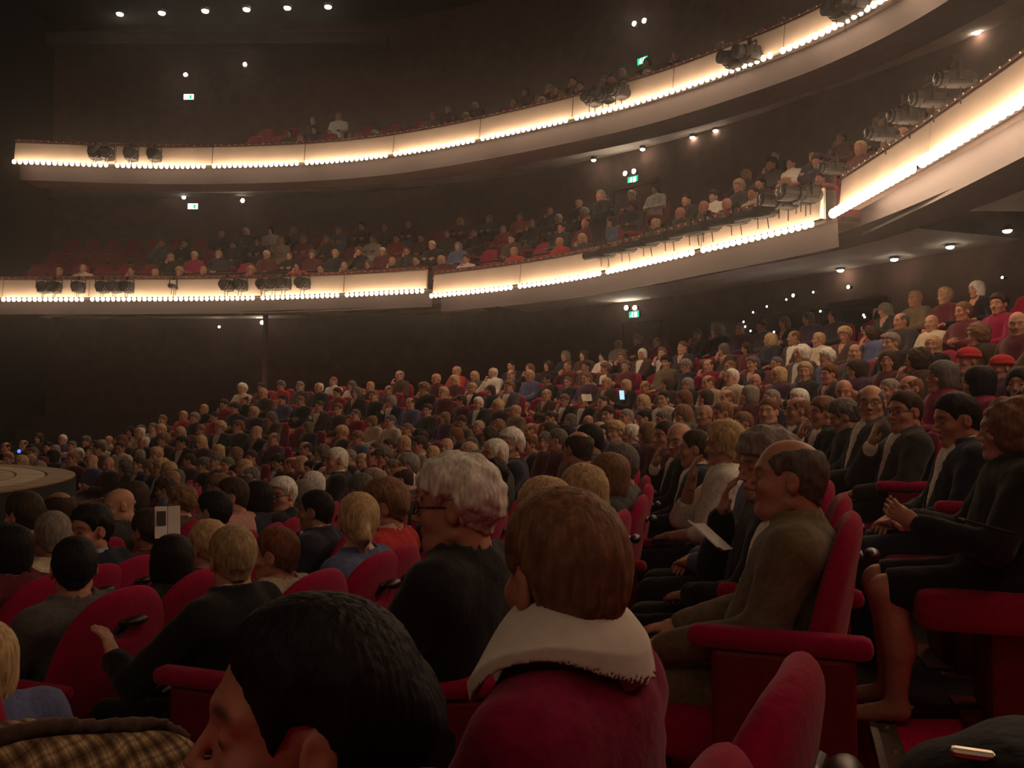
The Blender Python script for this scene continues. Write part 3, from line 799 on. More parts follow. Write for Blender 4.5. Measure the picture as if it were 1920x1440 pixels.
# stage: round thrust with rings of boards
STX, STY, STR, STZ = -9.5, 7.0, 5.3, 0.67
def build_stage():
    root = empty('stage', (STX, STY, 0)); tag(root, 'round pale wooden stage thrust with dark ring grooves', 'stage')
    seg = 96; r0 = 0.0
    m1 = mat('stage_boards', (.42, .27, .12), .55, .3, 5, .3, 0, .1, (1, 1, 1))
    m2 = mat('stage_boards_dark', (.27, .16, .07), .6, .3, 5, .3)
    m3 = mat('stage_boards_pale', (.50, .36, .22), .55, .25, 5, .3)
    for i in range(18):
        ra, rb = i * STR / 18 + .012, (i + 1) * STR / 18 - .012
        rows = []
        for r, z in ((ra, STZ - .02), (ra, STZ), (rb, STZ), (rb, STZ - .02)):
            rows.append([(r * math.cos(2 * math.pi * j / seg), r * math.sin(2 * math.pi * j / seg), z) for j in range(seg)])
        MB().strip(rows, closed=True).build('board_ring', m2 if i % 3 == 2 else m3 if i % 3 == 1 else m1, root)
    MB().cyl((0, 0, -1.2), (0, 0, STZ - .012), STR - .01, n=seg).build('stage_front', BLACKM, root)
build_stage()

# ------------------------------------------------------------------ plan curves of the balcony fronts
def catmull(P, step=.25):
    P = [np.array(p, float) for p in P]
    P = [2 * P[0] - P[1]] + P + [2 * P[-1] - P[-2]]
    out = []
    for i in range(1, len(P) - 2):
        a, b, c, d = P[i - 1:i + 3]
        n = max(2, int(np.linalg.norm(c - b) / step))
        for j in range(n):
            t = j / n
            out.append(.5 * (2 * b + (c - a) * t + (2 * a - 5 * b + 4 * c - d) * t * t + (3 * b - a - 3 * c + d) * t ** 3))
    out.append(P[-2])
    return np.array(out)
def mirror(P): return [(x, 2 * CY - y) for x, y in P][::-1]
class Path:
    """plan curve from the far left end round to the right; normal points away from the stage"""
    def __init__(s, P):
        s.P = catmull(P)
        d = np.diff(s.P, axis=0); L = np.linalg.norm(d, axis=1)
        s.S = np.concatenate([[0], np.cumsum(L)]); s.L = s.S[-1]
        t = np.gradient(s.P, axis=0); t /= np.linalg.norm(t, axis=1)[:, None]
        s.N = np.stack([-t[:, 1], t[:, 0]], 1)          # left of travel (travel goes far-left -> right -> near)
    def at(s, u, o=0.0):
        x = np.interp(u, s.S, s.P[:, 0]); y = np.interp(u, s.S, s.P[:, 1])
        nx = np.interp(u, s.S, s.N[:, 0]); ny = np.interp(u, s.S, s.N[:, 1]); l = math.hypot(nx, ny)
        return x + o * nx / l, y + o * ny / l
    def dirn(s, u):
        a = s.at(u - .05); b = s.at(u + .05); return math.atan2(b[1] - a[1], b[0] - a[0])
    def near(s, x, y):
        return s.S[np.argmin((s.P[:, 0] - x) ** 2 + (s.P[:, 1] - y) ** 2)]
ZL, ZM, ZU = 4.09, 3.95, 7.05
far_side = Path([(-14, 19.9), (-11.96, 19.9), (-6.9, 19.75), (-4.2, 19.3), (-1.86, 18.56)])
far_mid = Path([(-1.72, 18.4), (-.11, 17.3), (1.39, 15.9), (2.9, 13.7), (4.02, 11.95), (4.22, 11.55)])
centre = Path([(4.5, 11.6), (4.6, 9.37), (4.62, 7.0), (4.6, 4.63), (4.5, 2.4)])
near_mid = Path(mirror([(-1.72, 18.4), (-.11, 17.3), (1.39, 15.9), (2.9, 13.7), (4.02, 11.95), (4.22, 11.55)]))
near_side = Path(mirror([(-14, 19.9), (-11.96, 19.9), (-6.9, 19.75), (-4.2, 19.3), (-1.86, 18.56)]))
upper = Path([(-11.2, 18.95), (-7.3, 19.3), (-3, 18.6), (1.4, 16.1), (3.8, 13.85), (5.06, 11.9), (5.7, 9.5), (5.8, 7.0)] + mirror([(-11.2, 18.95), (-7.3, 19.3), (-3, 18.6), (1.4, 16.1), (3.8, 13.85), (5.06, 11.9), (5.7, 9.5)]))
lower_all = Path([(-14, 19.9), (-11.96, 19.9), (-6.9, 19.75), (-1.8, 18.5), (1.39, 15.95), (2.95, 13.75), (4.1, 11.95), (4.6, 9.37), (4.62, 7.0)] + mirror([(-14, 19.9), (-11.96, 19.9), (-6.9, 19.75), (-1.8, 18.5), (1.39, 15.95), (2.95, 13.75), (4.1, 11.95), (4.6, 9.37)]))

RAILV = mat('balcony_rail_velvet', (.16, .012, .02), .9, .2, 60, .1, 0, 0, None, .2)
STUD = mat('rail_stud', (.8, .6, .4), .3, 0, 1, .5, .7)
bulb_me = MB().sphere((0, 0, 0), (.043, .043, .050), 7, 5).mesh('bulb', True, (BULBM,))
def sweep(path, u0, u1, prof, step=.3):
    n = max(2, int((u1 - u0) / step) + 1)
    us = np.linspace(u0, u1, n)
    return [[(*path.at(u, o), z) for u in us] for o, z in prof]
def sheet_both(rows):
    m = MB().strip(rows); return m
def balcony(path, z, label, height=.50, pan=2.15, soff=4.3, slope=0.0, bulb_r=.043, bulb_gap=.122, show=(0, 1e9), name='balcony', end_slant=False):
    root = empty(name, (*path.at(path.L / 2, .15), z)); root_loc = root.location.copy()
    tag(root, label, 'balcony')
    inv = Matrix.Translation(-root_loc)
    def add(nm, m, mt, smooth=True):
        m.V = [v - np.array(root_loc) for v in m.V]
        return m.build(nm, mt, root, smooth)
    npan = max(1, round(path.L / pan)); e = path.L / npan
    for i in range(npan):
        a, b = i * e + .010, (i + 1) * e - .010
        mid = [(.0, z + .07), (-.015, z + .075), (.03, z + height - .03), (.05, z + height), (.09, z + height), (.09, z + .07), (.0, z + .07)]
        rows = sweep(path, a, b, mid)
        m = MB().strip(rows)
        for col in (0, -1):          # end caps
            m.add([r[col] for r in rows[:-1]], [tuple(range(len(rows) - 1))[::(1 if col else -1)]])
        add('panel', m, CREAM, False)
    core = sweep(path, 0, path.L, [(.07, z + .02), (.07, z + height - .02), (.26, z + height - .02), (.30, z - .3)])
    add('parapet_core', MB().strip(core), DARKMETAL)
    add('lamp_trough', MB().strip(sweep(path, 0, path.L, [(.10, z + .085), (-.005, z + .085), (-.01, z + .075), (-.005, z + .065), (.10, z + .065)])), CREAM, False)
    add('soffit', MB().strip(sweep(path, 0, path.L, [(.0, z + .065), (.85, z + .065 + .85 * slope), (.88, z + .035 + .85 * slope), (.94, z + .035 + .9 * slope), (.97, z + .065 + .95 * slope), (soff, z + .07 + soff * slope), (soff, z + .3 + soff * slope)])), SOFFIT, False)
    add('rail', MB().strip(sweep(path, 0, path.L, [(.02, z + height), (.02, z + height + .04), (.08, z + height + .07), (.24, z + height + .07), (.30, z + height + .03), (.30, z + height - .02)])), RAILV)
    st = MB()
    n = int(path.L / .16)
    for i in range(n):
        x, y = path.at((i + .5) * path.L / n, .018)
        st.sphere((x, y, z + height + .022), .011, 5, 4)
    add('rail_stud', st, STUD)['kind'] = 'stuff'
    nb = int(path.L / bulb_gap); rest = MB(); done = 0
    for i in range(nb):
        u = (i + .5) * path.L / nb
        if min(u % e, e - u % e) < .05: continue
        x, y = path.at(u, -.12)
        if show[0] <= u <= show[1] and done < 290:
            bo = bpy.data.objects.new('bulb', bulb_me); COL.objects.link(bo); bo.parent = root; bo.scale = (bulb_r / .043,) * 3
            bo.location = (x - root_loc.x, y - root_loc.y, z - root_loc.z - .005); done += 1
        elif y > 1.0 or z > 6:
            rest.sphere((x, y, z - .005), (bulb_r, bulb_r, bulb_r * 1.15), 6, 4)
    if rest.n:
        q = add('bulb', rest, BULBM); q['kind'] = 'stuff'
    return root
balcony(far_side, ZL, 'far side section of the lower balcony, cream front with separate round bulbs')
balcony(far_mid, ZM, 'curved middle section of the lower balcony with long row of black lanterns')
balcony(centre, ZL, 'rear section of the lower balcony with dazzling white bulb strip', show=(0, 4.8), bulb_r=.058)  # rear bulbs enlarged to imitate the bloom of the strip
balcony(upper, ZU, 'upper balcony, one long cream front curving up over the hall', show=(0, 28), soff=4.2, slope=.115)

# dark ceilings under each balcony, tiers behind the parapets, rear wall, top ceiling
wallp = Path([(-14, 24.2), (-6, 24.0), (-1, 22.5), (3.2, 19.2), (6.0, 15.6), (8.2, 12), (9.0, 8.8), (9.1, 7.0)] + mirror([(-14, 24.2), (-6, 24.0), (-1, 22.5), (3.2, 19.2), (6.0, 15.6), (8.2, 12), (9.0, 8.8)]))
m = MB().strip(sweep(wallp, 0, wallp.L, [(0, -1.3), (0, 4.0), (0, 7.1), (0, 13.0), (.3, 13.0), (.3, -1.3)], .5))
tag(m.build('wall_back', WALLM), kind='structure')
def ring(pa, oa, za, pb, ob, zb, mt, name, u0=0, u1=1, n=90):
    rows = [[(*pa.at(pa.L * (u0 + (u1 - u0) * i / n), oa), za) for i in range(n + 1)], [(*pb.at(pb.L * (u0 + (u1 - u0) * i / n), ob), zb) for i in range(n + 1)]]
    m = MB().strip(rows)
    return tag(m.build(name, mt), kind='structure')
ring(lower_all, 4.0, ZL + .12, wallp, .1, ZL + .12, CEILM, 'ceiling_1')
ring(upper, 4.0, ZU + .60, wallp, .1, ZU + .60, CEILM, 'ceiling_2')
m = MB(); m.box((-3, 7, 12.6), (30, 40, .2)); tag(m.build('ceiling', CEILM), kind='structure')
m = MB(); m.box((-13.3, 20.5, 6), (.2, 9.5, 15)); m.box((-13.3, -6, 6), (.2, 9.5, 15)); tag(m.build('wall_stage', BLACKM), kind='structure')
TIERM = mat('tier_floor', (.08, .025, .025), .9, .2, 8, .1)
def tiers(path, z, n, depth, rise, name):
    prof = [(.3, z - .25)]
    for j in range(n):
        prof += [(.3 + depth * (j + 1), z - .25 + rise * j), (.3 + depth * (j + 1), z - .25 + rise * (j + 1))]
    prof.append((4.3, z - .25 + rise * n))
    tag(MB().strip(sweep(path, 0, path.L, prof, .5)).build(name, TIERM), kind='structure')
tiers(lower_all, ZL, 4, .85, .50, 'floor_balcony')
tiers(upper, ZU, 4, .85, .48, 'floor_gallery')
# slim columns and doors seen on the dark wall
def wall_at(x, y): return wallp.near(x, y)
def column(x, y, z0, z1, n):
    m = MB(); m.cyl((x, y, z0), (x, y, z1), .07, n=14); m.cyl((x, y, z0), (x, y, z0 + .12), .10, n=14); m.cyl((x, y, z1 - .1), (x, y, z1), .10, n=14)
    tag(m.build('trim_%d' % n, WALLM, smooth=False), kind='structure')
column(-6.35, 21.9, -.3, ZL + .1, 20)
DOORM = mat('door_wood', (.13, .05, .035), .5, .3, 6, .35)
def door(n, u, z, wd=1.5, h=2.1):
    x, y = wallp.at(u, -.06); a = wallp.dirn(u)
    r = empty('door_%d' % n, (x, y, z), a); tag(r, kind='structure')
    for s in (-1, 1):
        MB().rbox((s * wd / 4, 0, h / 2), (wd / 2 - .02, .06, h - .02), .01).build('leaf', DOORM, r)
        MB().cyl((s * .08, -.06, 1.05), (s * .08, -.06, 1.25), .012).build('handle', METAL, r)
    f = MB(); f.box((-wd / 2 - .06, 0, h / 2), (.1, .12, h + .1)); f.box((wd / 2 + .06, 0, h / 2), (.1, .12, h + .1)); f.box((0, 0, h + .06), (wd + .22, .12, .12))
    f.build('frame', WALLM, r)
door(1, wall_at(2.95, 19.45), 1.5, 1.1, 2.0)
door(2, wall_at(2.85, 19.5), ZL + 1.1, 1.1, 1.45)
door(3, wall_at(-5.0, 23.8), ZL + 1.1, 1.2, 1.6)

# ------------------------------------------------------------------ lamps, exit signs, spotlights
GREEN = emit('exit_green', (.02, .62, .30), 1.3)
EXITW = emit('exit_white', (.9, 1.0, .92), 5.0)
def exit_sign(x, y, z, a, label, white=False):
    r = empty('exit_sign', (x, y, z), a); tag(r, label, 'exit sign')
    MB().rbox((0, 0, 0), (.30, .06, .17), .008).build('case', DARKMETAL, r)
    MB().box((0, -.034, 0), (.28, .008, .15)).build('green_panel', EXITW if white else GREEN, r)
    m = MB()      # running figure and doorway
    m.box((.055, -.041, -.005), (.07, .006, .115))
    m.sphere((-.035, -.041, .045), (.014, .004, .014), 8, 5)
    for a_, b_ in (((-.035, .03), (-.045, -.012)), ((-.045, -.012), (-.025, -.035)), ((-.025, -.035), (-.032, -.06)), ((-.045, -.012), (-.065, -.035)), ((-.065, -.035), (-.09, -.035)), ((-.036, .022), (-.012, .005)), ((-.036, .022), (-.062, .008)), ((-.062, .008), (-.065, -.012))):
        m.cyl((a_[0], -.041, a_[1]), (b_[0], -.041, b_[1]), .007, n=6)
    m.build('pictogram', GREEN if white else EXITW, r)
def wall_mount(x, y):
    u = wall_at(x, y); a = wallp.dirn(u)
    return a
def lamp(x, y, z, a, label, group=None, size=.05, mt=None, name='wall_lamp', cat='lamp'):
    r = empty(name, (x, y, z), a); tag(r, label, cat, group)
    MB().cyl((0, .10, 0), (0, .0, 0), size * .9, size * 1.1, 12).build('housing', DARKMETAL, r)
    MB().sphere((0, -.0, 0), (size, size * .5, size), 10, 6).build('lens', mt or LAMPM, r, True)
def on_wall(ux, uz):
    """where a sight line (horizontal slope ux, vertical slope uz from the camera) meets the rear wall"""
    P = wallp.P; f = P[:, 0] - ux * P[:, 1]
    for i in range(len(P) - 1):
        if f[i] < 0 <= f[i + 1] and P[i, 1] > 3:
            t = -f[i] / (f[i + 1] - f[i]); q = P[i] + (P[i + 1] - P[i]) * t
            return q[0], q[1], CAMZ + uz * q[1], math.atan2(P[i + 1, 1] - P[i, 1], P[i + 1, 0] - P[i, 0])
for ux, uz, lb in ((.147, .125, 'green exit sign at the back of the stalls under twin lamps'), (.1465, .285, 'green exit sign above the lower balcony tiers, under twin lamps'), (.159, .428, 'green exit sign on the upper gallery wall')):
    x, y, z, a = on_wall(ux, uz); n = (math.sin(a), -math.cos(a))
    exit_sign(x + n[0] * .08, y + n[1] * .08, z, a, lb)
for ux, uz, wd in ((-.383, .384, 'the gallery'), (-.376, .253, 'the lower balcony')):
    x, y, z, a = on_wall(ux, uz); n = (math.sin(a), -math.cos(a))
    exit_sign(x + n[0] * .08, y + n[1] * .08, z, a, 'whitish exit sign on the far side wall of ' + wd, True)
for ux, uz, lb in ((.1375, .133, 'first of the twin emergency lamps over the stalls exit sign, farther from the aisle door'), (.1475, .133, 'second of the twin emergency lamps over the stalls exit sign, directly above the sign'),
                   (.137, .2925, 'lower of the twin emergency lamps over the balcony exit sign'), (.1475, .295, 'upper of the twin emergency lamps over the balcony exit sign'),
                   (.149, .473, 'lower of the twin emergency lamps high above the gallery exit sign'), (.161, .4765, 'upper of the twin emergency lamps high above the gallery exit sign'),
                   (-.387, .264, 'white lamp above the whitish exit sign on the lower balcony'), (-.3175, .26, 'lone white lamp beside the lower balcony exit sign'),
                   (-.3875, .411, 'white lamp above the whitish exit sign in the gallery'), (-.317, .4235, 'lone white lamp beside the gallery exit sign'),
                   (-.2925, .1155, 'single white lamp on the dark far wall of the stalls'), (-.343, .1105, 'tiny dim lamp on the dark far wall of the stalls')):
    x, y, z, a = on_wall(ux, uz); n = (math.sin(a), -math.cos(a))
    lamp(x + n[0] * .1, y + n[1] * .1, z, a, lb, size=.03 if 'tiny' in lb else .055)
def downlight(x, y, z, label, group, size=.06):
    r = empty('ceiling_light', (x, y, z)); tag(r, label, 'ceiling light', group)
    MB().cyl((0, 0, -.02), (0, 0, .05), size * 1.25, n=12).build('ring', DARKMETAL, r)
    MB().sphere((0, 0, -.025), (size, size, size * .5), 10, 6).build('lens', LAMPM, r, True)
def sight(ux, uz, z): d = (z - CAMZ) / uz; return ux * d, d, z
for di, (px, py) in enumerate(((1115, 293), (1208, 272), (1303, 249), (1347, 236), (1404, 220), (1453, 207), (1507, 186), (1562, 173), (1614, 149), (1675, 132), (1726, 102), (1797, 84), (1849, 45))):
    x, y, z = sight((px - 960) / 1600, (790 - py) / 1600, ZU + .40)
    downlight(x, y, z, ORD[di] + ' white downlight of the curved row under the upper balcony, counted from the exit sign', 'downlights under the upper balcony', .075 if px == 1675 else .055)
for di, (px, py) in enumerate(((1580, 503), (1682, 482), (1788, 458), (1897, 427))):
    x, y, z = sight((px - 960) / 1600, (790 - py) / 1600, ZM + .05)
    downlight(x, y, z, ORD[di] + ' white downlight of the row of four under the lower balcony', 'downlights under the lower balcony', .06)
for di, (px, py) in enumerate(((210, 10), (290, 8), (373, 4), (452, 1), (530, -2), (608, -4))):
    x, y, z = sight((px - 960) / 1600, (790 - py) / 1600, 11.2)
    downlight(x, y, z, ORD[di] + ' lamp from the proscenium in the short row along the top beam', 'lamps on the top lighting beam', .08)
mb = MB(); mb.rbox((-7.8, 22.3, 11.35), (9, .5, .3), .03); tag(mb.build('ceiling_beam', CEILM), kind='structure')
# technicians' booth at the rear of the stalls with glowing dots imitating reflections in its glass
x0, y0, _, a0 = on_wall(.34, .1)
booth = empty('control_booth', (x0, y0, 0), a0); tag(booth, 'dark control booth window at the back of the stalls dotted with imitated glints', 'booth')
MB().box((0, -.35, 2.75), (3.9, .06, 1.15)).build('glass', mat('booth_glass', (.012, .012, .014), .15, 0, 1, .5), booth)
fr = MB(); fr.box((0, -.37, 3.34), (4.1, .1, .08)); fr.box((0, -.37, 2.15), (4.1, .1, .08)); [fr.box((s, -.37, 2.75), (.08, .1, 1.2)) for s in (-2.0, -.66, .66, 2.0)]
fr.build('frame', WALLM, booth)
for i, (px, py) in enumerate(((1490, 553), (1528, 547), (1594, 537), (1477, 561), (1440, 574), (1414, 585), (1396, 603), (1399, 612), (1409, 620), (1477, 604), (1541, 583), (1622, 590), (1624, 594), (1453, 622), (1480, 622), (1830, 535), (1885, 519), (1836, 583), (1820, 594))):
    ux, uz = (px - 960) / 1600, (790 - py) / 1600
    x, y, z, a = on_wall(ux, uz); n = (math.sin(a), -math.cos(a)); s = (y - .75) / y
    if px == 1480: lamp(x * s, y * s, CAMZ + uz * y * s, a, 'bluish work lamp glowing low in the control booth', None, .05, BLUELED, 'light_dot')
    else: lamp(x * s, y * s, CAMZ + uz * y * s, a, 'tiny white imitated glint, ' + ORD[i] + ' of the scattered dots at the rear of the stalls', 'imitated glints at the rear of the stalls', .018 + .012 * (i in (0, 2)), GLINTM, 'light_dot')

# loudspeaker with a white square front and round black cone, on a pole
r = empty('loudspeaker', (6.1, 14.0, 0), R(-35)); tag(r, 'loudspeaker on a pole, white square front around a round black cone', 'loudspeaker')
LSZ = CAMZ + 14 * (790 - 597) / 1600
MB().rbox((0, .12, LSZ), (.29, .26, .37), .012).build('cabinet', BLACKM, r)
fm = MB(); n = 32
sq = []; ci = []
for i in range(n):
    t = 2 * math.pi * (i + .5) / n; c, s = math.cos(t), math.sin(t); q = 1 / max(abs(c), abs(s))
    sq.append((c * q * .14, -.016, LSZ + s * q * .18)); ci.append((c * .136, -.016, LSZ + s * .168))
fm.strip([sq, ci], closed=True); fm.build('white_front', mat('speaker_front', (.75, .7, .64), .6), r)
MB().strip([[(x, -.016, z) for x, _, z in ci], [(x * .35, .05, LSZ + (z - LSZ) * .35) for x, _, z in ci]], closed=True).sphere((0, .04, LSZ), (.05, .02, .06), 12, 6).build('cone', BLACKM, r, True)
MB().cyl((0, .12, .4), (0, .12, LSZ - .18), .02).build('pole', METAL, r)

LANT = mat('lantern_lens', (.03, .03, .035), .2, 0, 1, .5)
ORD_OLD = 'first second third fourth fifth sixth seventh eighth ninth tenth eleventh twelfth thirteenth fourteenth fifteenth sixteenth seventeenth eighteenth nineteenth twentieth'.split()
# stage lanterns hung on the balcony fronts
def lantern(x, y, z, a, label, group=None, long=.34, rad=.085, doors=True, warm=False):
    r = empty('stage_lantern', (x, y, z), a); tag(r, label, 'stage lantern', group)
    b = MB(); b.rbox((0, -.02, 0), (rad * 1.9, .26, rad * 1.9), .03); b.cyl((0, .1, 0), (0, .16, 0), rad * 1.05, rad, 14); b.cyl((0, .16, 0), (0, long, 0), rad * .8, rad * .85, 14); b.cyl((0, -.2, 0), (0, -.12, 0), rad * .7, rad * 1.05, 14)
    b.build('body', BLACKM, r)
    MB().sphere((0, long - .005, 0), (rad * .75, .015, rad * .75), 12, 6).build('lens', LANT, r, True)
    yk = MB(); [yk.box((s * (rad + .025), 0, .07), (.012, .035, .2)) for s in (-1, 1)]; yk.box((0, 0, .17), (2 * rad + .06, .035, .012)); yk.build('yoke', BLACKM, r)
    MB().rbox((0, 0, .21), (.05, .06, .08), .008).build('clamp', BLACKM, r)
    if doors:
        for s in (-1, 1): MB().box((s * (rad + .03), long + .06, 0), (.006, .14, .16), Matrix.Rotation(-s * .3, 4, 'Z')).build('barn_door', BLACKM, r)
        for s in (-1, 1): MB().box((0, long + .06, s * (rad + .03)), (.16, .14, .006), Matrix.Rotation(s * .3, 4, 'X')).build('barn_door', BLACKM, r)
    MB().cyl((0, -.05, -rad), (.02, -.06, -rad - .16), .007, n=6).build('cable', BLACKM, r)
    MB().cyl((0, .1, -rad), (.01, .1, -rad - .14), .007, n=6).build('cable', BLACKM, r)
def hang(path, z, ux_list, dz, lab, grp, along, **kw):
    kw.setdefault('doors', False); kw.setdefault('rad', .13); kw.setdefault('long', .24)
    """lanterns in front of a parapet at the given sight slopes"""
    for li, ux in enumerate(ux_list):
        f = path.P[:, 0] - ux * path.P[:, 1]
        i = int(np.argmin(np.abs(f) + 1e3 * (path.P[:, 1] < 2)))
        u = path.S[i]
        x, y = path.at(u, -.22)
        aim = math.atan2(STY + 1 - y, STX + 2 - x) - math.pi / 2 if not along else path.dirn(u) + math.pi / 2 + .25
        lantern(x, y, z + dz, aim, (ORD[li] + ' ' + lab if len(ux_list) > 1 else lab), grp, **kw)
S_ = lambda *a: [(p - 960) / 1600 for p in a]
hang(far_side, ZL, S_(93, 118), .26, 'boxy black lantern of the pair nearest the proscenium, lower balcony', 'first lantern group on the far side front', False)
hang(far_side, ZL, S_(150, 190, 220, 242), .26, 'boxy black lantern of the four next along the far side front', 'second lantern group on the far side front', False)
hang(far_side, ZL, S_(322), .26, 'single small lantern between the two lantern groups', None, False, long=.22, rad=.06, doors=False)
hang(far_side, ZL, S_(440, 463, 490, 522, 545, 570), .28, 'black lantern of the dense six past the lone lantern', 'third lantern group on the far side front', False)
hang(upper, ZU, S_(165, 200, 243, 283), .22, 'dark lantern of four at the proscenium end of the upper front', 'lanterns at the start of the upper front', False, long=.22)
hang(upper, ZU, S_(1122, 1140, 1158, 1178), .24, 'black lantern of the tight cluster halfway along the upper front', 'lantern cluster on the upper front', False)
hang(far_mid, ZM, S_(1146, 1190, 1234, 1278, 1320, 1362, 1405, 1450), .31, 'long black profile lantern of the eight along the middle front', 'profile lanterns on the middle front', True, long=.46, rad=.09, doors=False)
hang(far_mid, ZM, S_(1515, 1535, 1560), .38, 'big black lantern in the corner where two balcony sections meet', 'corner lanterns', False, long=.4, rad=.11)
hang(centre, ZL, S_(1600, 1690, 1750, 1800, 1850), .55, 'lantern of those standing above the dazzling rear strip', 'lanterns above the rear bulb strip', False, long=.2, rad=.08)
hang(upper, ZU, S_(1400, 1420, 1625, 1650), .1, 'lantern of those far along the upper front towards the ceiling', 'brackets on the upper front', False, long=.3)
# handrails of the balcony gangways
def handrail(path, u0, u1, z, label, off=1.0, posts=4):
    r = empty('handrail', (*path.at((u0 + u1) / 2, off), z)); tag(r, label, 'handrail'); L0 = r.location
    n = 14; pts = [Vector((*path.at(u0 + (u1 - u0) * i / n, off), z)) - L0 for i in range(n + 1)]
    b = MB(); [b.cyl(pts[i], pts[i + 1], .022, n=8, caps=False) for i in range(n)]; b.build('bar', DARKMETAL, r, True)
    for i in range(posts):
        p = pts[int(i * n / (posts - 1))]; MB().cyl(p, p - Vector((0, 0, .6)), .015, n=8).build('post', DARKMETAL, r)
handrail(far_side, 3.0, 12.0, ZL + .78, 'thin dark handrail behind the far side front')
handrail(far_mid, .2, 3.6, ZM + .85, 'thin dark handrail where the middle balcony section begins')
# ------------------------------------------------------------------ seats: origin on the floor under the top of the back, facing +Y
BA = np.array((0, -.155, .66)); BA = BA / np.linalg.norm(BA); BN = np.array((0, BA[2], -BA[1]))
BB = np.array((0, .155, .34))
def back_sdf(P, hole=True, infl=0.0):
    q = P - BB
    u = q[..., 0]; w_ = q @ BA; t = q @ BN - .75 * u * u - .10 * np.clip(w_ - .2, 0, 1) ** 2
    L = .678 + infl
    hw = np.where(w_ < .3, .225 + .1 * np.clip(w_, -.1, .3), .255)
    d2 = np.abs(u) - hw - infl
    ex = (np.clip(w_ - .3, 0, 9) / (L - .3)); ux = np.abs(u) / (.255 + infl)
    d3 = ((ux ** 2.5 + ex ** 2.5) ** .4 - 1) * .26
    d = np.where(w_ > .3, d3, d2)
    d = np.maximum(d, -w_)
    th = .036 + infl - .012 * np.clip(w_, 0, 1)
    d = smx(d, np.abs(t) - th, .035)
    if hole:
        e = (np.sqrt((u / .058) ** 2 + ((w_ - .53) / .034) ** 2) - 1) * .034
        d = smx(d, -e, .012)
    return d
def back_mesh(h):
    V, F = nets(lambda P: back_sdf(P), (-.31, -.12, .30), (.31, .32, 1.05), h)
    return mesh_np('backrest', V, F)
def cushion_mesh(h):
    def fn(P):
        q = np.abs(P - np.array((0, .375, .425), f32)) - np.array((.205, .205, .03), f32)
        d = np.sqrt((np.maximum(q, 0) ** 2).sum(-1)) + np.minimum(q.max(-1), 0) - .035
        return d - .012 * np.cos(np.clip(P[..., 0] * 6, -1.5, 1.5)) * np.cos(np.clip((P[..., 1] - .375) * 6, -1.5, 1.5))
    V, F = nets(fn, (-.27, .1, .34), (.27, .65, .52), h)
    return mesh_np('seat_cushion', V, F)
def handle_mesh():
    m = MB()
    c = BB + BA * .575 - BN * .045
    m.sphere(c, (.05, .022, .018), 12, 8)
    m.cyl(c - np.array((.05, -.03, .004)), c + np.array((.05, .03, -.004)), .010, n=8)
    return m.mesh('handle', True)
def arm_mesh(): return MB().rbox((-.285, .21, .705), (.075, .44, .055), .022).mesh('armrest', True)
def panel_mesh():
    m = MB(); m.rbox((-.285, .20, .35), (.045, .34, .66), .015); m.rbox((-.285, .22, .02), (.06, .40, .04), .012)
    return m.mesh('side_panel', False)
def base_mesh():
    m = MB(); m.rbox((0, .30, .2), (.30, .16, .32), .02); m.box((0, .30, .02), (.4, .3, .03))
    return m.mesh('pedestal', False)
BACKH, BACKM = back_mesh(.009), back_mesh(.022)
CUSH = cushion_mesh(.02); HAND = handle_mesh(); ARM = arm_mesh(); PAN = panel_mesh(); PED = base_mesh()
def low_seat():
    V, F = nets(lambda P: np.minimum(back_sdf(P, False), ell(P, (0, .37, .43), (.25, .25, .08))), (-.31, -.12, .3), (.31, .66, 1.05), .045)
    return V, F
LOWS = low_seat()
LOWSM = mesh_np('theatre_seat', *LOWS)
def text(s_, size, name, mt, parent, loc):
    tc = bpy.data.curves.new(name, 'FONT'); tc.body = s_; tc.size = size; tc.extrude = .0006; tc.align_x = 'CENTER'
    to = bpy.data.objects.new(name, tc); COL.objects.link(to)
    me = bpy.data.meshes.new_from_object(to.evaluated_get(bpy.context.evaluated_depsgraph_get()))
    bpy.data.objects.remove(to); me.materials.clear()
    return obj(name, me, parent, mt, loc, (R(90), 0, R(-90)))
def place_seat(x, y, z, ang, level, label, plate=None, both=False, number=None, arm=True):
    rz = ang - math.pi / 2
    if level == 2:
        o = obj('theatre_seat', LOWSM, None, VELVET, (x, y, z), (0, 0, rz))
        tag(o, label, 'seat', 'red stalls seats'); return o
    r = empty('theatre_seat', (x, y, z), rz); tag(r, label, 'seat', 'red stalls seats')
    obj('backrest', BACKH if level == 0 else BACKM, r, VELVET)
    obj('seat_cushion', CUSH, r, VELVET)
    if arm: obj('armrest', ARM, r, VELVET)
    if level == 0:
        if arm: obj('side_panel', PAN, r, DARKRED)
        obj('handle', HAND, r, DARKMETAL); obj('pedestal', PED, r, DARKRED)
    if both:
        a = obj('armrest', ARM, r, VELVET); a.location.x = .57
    if plate:
        p = MB().rbox((-.311, .12, .635), (.006, .10, .042), .002).build('number_plate', PLATE, r)
        for s_, zz, sz in plate:
            text(s_, sz, 'plate_lettering', PLATETXT, p, (-.3150, .12, zz))
        if number: text(number, .05, 'seat_number', GOLD, r, (-.309, .31, .50))
    return r
PLATE = mat('plate_dark_red', (.10, .012, .014), .4, 0, 1, .5)
PLATETXT = mat('plate_lettering', (.75, .55, .42), .4, 0, 1, .5)
GOLD = mat('gold_number', (.75, .5, .12), .4, 0, 1, .5)

